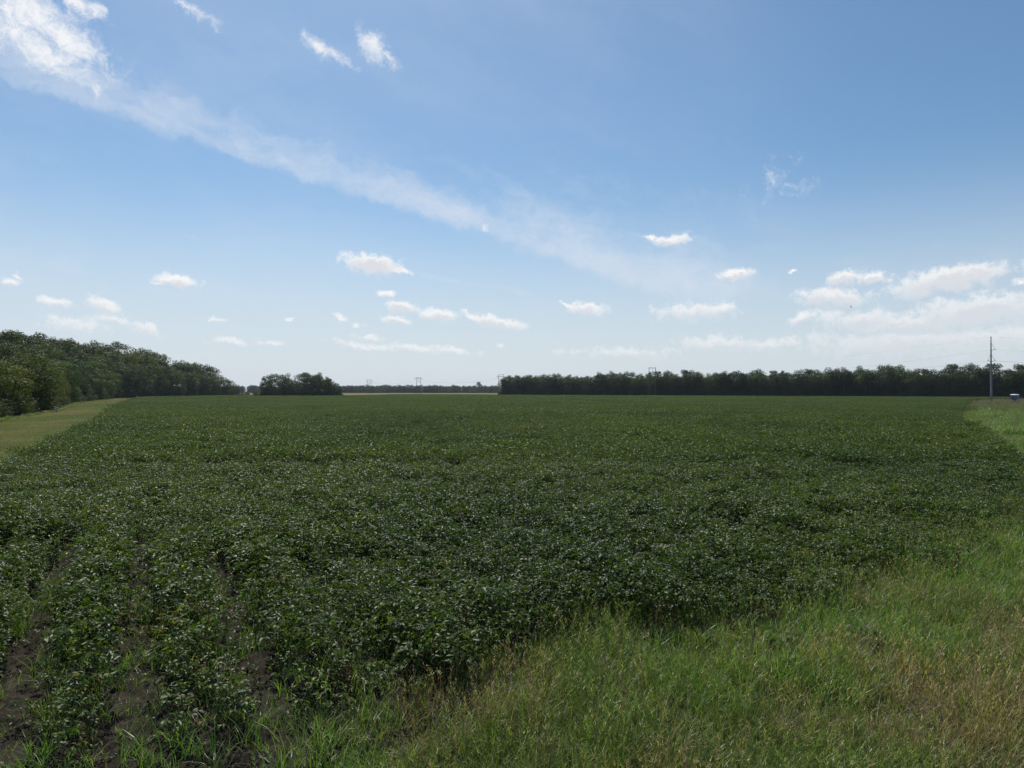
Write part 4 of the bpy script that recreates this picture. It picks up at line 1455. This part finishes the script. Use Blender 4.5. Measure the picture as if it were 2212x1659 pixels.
def steel_pole(label, loc, group=None):
    e = empty('steel_pole', loc)
    tag(e, label, 'power pole', group)
    h = 24.7
    g = Geo()
    zz = [-.5, 4, 9, 14, 19, h]
    tube(g, [(0, 0, z) for z in zz], [.40 - .22 * max(0, z) / h for z in zz], 12)
    link('pole', mesh_from('pole', g.v, g.f, M_steel, smooth=True), e)
    rod('cap', (0, 0, h), (0, 0, h + .35), .24, .14, M_steel, e)
    for sx, z, ln in ((1, 20.1, 1.55), (1, 15.8, 1.55), (-1, 15.8, 1.15)):
        insulator(e, (sx * .25, 0, z - .35), (sx * ln, 0, z + .05), .10, 8)
        insulator(e, (sx * .24, 0, z + 2.3), (sx * ln * .98, 0, z + .18), .075, 8)
        rod('clamp', (sx * ln, -.25, z + .05), (sx * ln, .25, z + .05), .09, .09, M_steel, e)
    return e


steel_pole('tall grey steel pole with post insulators, standing before the right wood', PO)
steel_pole('next steel pole along the line, past the edge of the view', P2)
wire('topmost thin shield wire running over the steel pole', [P2 + Vector((0, 0, 25)), PO + Vector((0, 0, 25)), A + Vector((2.2, 0, 20.2)), Mf + Vector((2.2, 0, 19.6)), B + Vector((2.4, 0, 19.8)), Cc + Vector((2.4, 0, 19.6))], [2.2, 3.5, 3.0, 3, 2.5], .013)
for lab, sx, zp, dx in (('upper conductor leaving the right side of the steel pole', 1.55, 20.15, 2.2), ('lower conductor leaving the right side of the steel pole', 1.55, 15.85, 0), ('lower conductor leaving the left side of the steel pole', -1.15, 15.85, -2.2)):
    wire(lab, [P2 + Vector((sx, 0, zp)), PO + Vector((sx, 0, zp)), A + Vector((dx, -.24, 17.4)), Mf + Vector((dx * 1.5, -.24, 16.2)), B + Vector((dx * 1.85, -.24, 16.8)), Cc + Vector((dx * 1.9, -.24, 15.8))],
         [3.0, 5.0, 5.0, 4, 3.5], .018)

# ------------------------------------------------------------------ small things


def hopper(x, y):
    e = empty('hopper_bin', (x, y, 0.50), (0, 0, R(28)), (.86, .86, .86))
    tag(e, 'blue grey hopper bin with white lid, standing in the verge near the steel pole', 'bin')

    def ring(z, hx, hy):
        return [(-hx, -hy, z), (hx, -hy, z), (hx, hy, z), (-hx, hy, z)]
    v = ring(2.75, 1.18, 1.0) + ring(2.0, 1.12, .95) + ring(1.15, .62, .52) + ring(.85, .30, .28)
    f = [(i * 4 + j, i * 4 + (j + 1) % 4, (i + 1) * 4 + (j + 1) % 4, (i + 1) * 4 + j) for i in range(3) for j in range(4)]
    f = [tuple(reversed(q_)) for q_ in f] + [(15, 14, 13, 12)]
    link('hopper', mesh_from('hopper', v, f, M_bluebin), e)
    v = ring(2.752, 1.24, 1.06) + ring(2.90, 1.24, 1.06) + ring(3.12, .80, .66)
    f = [(i * 4 + j, i * 4 + (j + 1) % 4, (i + 1) * 4 + (j + 1) % 4, (i + 1) * 4 + j) for i in range(2) for j in range(4)] + [(8, 9, 10, 11), (3, 2, 1, 0)]
    link('lid', mesh_from('lid', v, f, M_white), e)
    for sx in (-1, 1):
        for sy in (-1, 1):
            beam('leg', (sx * 1.02, sy * .86, -.70), (sx * 1.0, sy * .84, 2.0), .11, .11, M_bluebin, e)
    for sx in (-1, 1):
        beam('rail', (sx * 1.05, -.84, .55), (sx * 1.05, .84, .55), .06, .08, M_bluebin, e)
    rod('chute', (0, 0, .86), (.1, -.35, .45), .22, .18, M_bluebin, e)


hopper(162.5, 228)

# white boards on a post in the shade of the left wood
e = empty('board_post', (-88.8, 137.5, 0), (0, 0, R(30)))
tag(e, 'grey post with two slanting white boards under the left trees', 'post')
rod('post', (0, 0, -.2), (0, 0, 1.6), .07, .06, M_polewood, e)
beam('board', (-.42, -.1, 1.15), (.42, -.1, .90), .03, .17, M_white, e)
beam('board', (-.40, -.1, .80), (.40, -.1, .55), .03, .15, M_white, e)

# crumpled sheet at the verge
g = Geo()
vv, ff = [], []
for i in range(9):
    for j in range(7):
        vv.append(((i - 4) * .16 + random.uniform(-.04, .04), (j - 3) * .16 + random.uniform(-.04, .04), .82 + random.uniform(-.06, .10)))
for i in range(8):
    for j in range(6):
        a = i * 7 + j
        ff.append((a, a + 7, a + 8, a + 1))
me = mesh_from('plastic_sheet', vv, ff, M_white)
o = link('plastic_sheet', me, None, (64.8, 103, 0))
md = o.modifiers.new('thickness', 'SOLIDIFY')
md.thickness = .006
tag(o, 'white crumpled sheet caught at the edge of the green verge weeds', 'sheet')

# bird
bv = [(-.02, -.20, .0), (0, -.16, .03), (0, -.05, .055), (0, .08, .05), (0, .17, .045), (0, .23, .03), (.045, -.05, 0), (.05, .08, 0), (.03, .17, .02), (-.045, -.05, 0), (-.05, .08, 0), (-.03, .17, .02),
      (0, -.05, -.05), (0, .08, -.045), (0, .17, -.01), (.06, -.27, .01), (-.06, -.27, .01),
      (.22, .09, .10), (.22, -.03, .10), (.42, .02, .17), (.44, -.10, .15), (.60, -.12, .13), (-.22, .09, .10), (-.22, -.03, .10), (-.42, .02, .17), (-.44, -.10, .15), (-.60, -.12, .13)]
bf = [(2, 6, 7, 3), (3, 7, 8, 4), (4, 8, 5), (2, 3, 10, 9), (3, 4, 11, 10), (4, 5, 11), (6, 12, 13, 7), (7, 13, 14, 8), (8, 14, 5), (9, 10, 13, 12), (10, 11, 14, 13), (11, 5, 14), (1, 6, 2), (1, 2, 9), (1, 12, 6), (1, 9, 12),
      (1, 15, 16), (7, 6, 18, 17), (17, 18, 20, 19), (19, 20, 21), (9, 10, 22, 23), (23, 22, 24, 25), (25, 24, 26)]
o = link('bird', mesh_from('bird', bv, bf, M_bird), None, ((1839 - 1106) / 1523 * 150, 150, CAM_H + (844.5 - 663) / 1523 * 150), (R(10), R(24), R(60)), (.95, .95, .95))
md = o.modifiers.new('thickness', 'SOLIDIFY')
md.thickness = .012
tag(o, 'small dark bird gliding below the white clouds', 'bird')

# ------------------------------------------------------------------ haze
HAZE = 0.00005
hb = 5650
v = [(sx * hb, sy * hb, z) for z in (-1.0, 60.0) for sx, sy in ((-1, -1), (1, -1), (1, 1), (-1, 1))]
me = mesh_from('haze', v, [(3, 2, 1, 0), (4, 5, 6, 7), (0, 1, 5, 4), (1, 2, 6, 5), (2, 3, 7, 6), (3, 0, 4, 7)])
m, w = new_mat('thin_haze')
out = w.n('ShaderNodeOutputMaterial')
pv = w.n('ShaderNodeVolumePrincipled')
pv.inputs['Color'].default_value = (0.74, 0.85, 1.0, 1)
pv.inputs['Density'].default_value = HAZE
pv.inputs['Anisotropy'].default_value = 0.3
w.link(pv.outputs[0], out.inputs['Volume'])
me.materials.append(m)
tag(link('haze', me), kind='stuff')
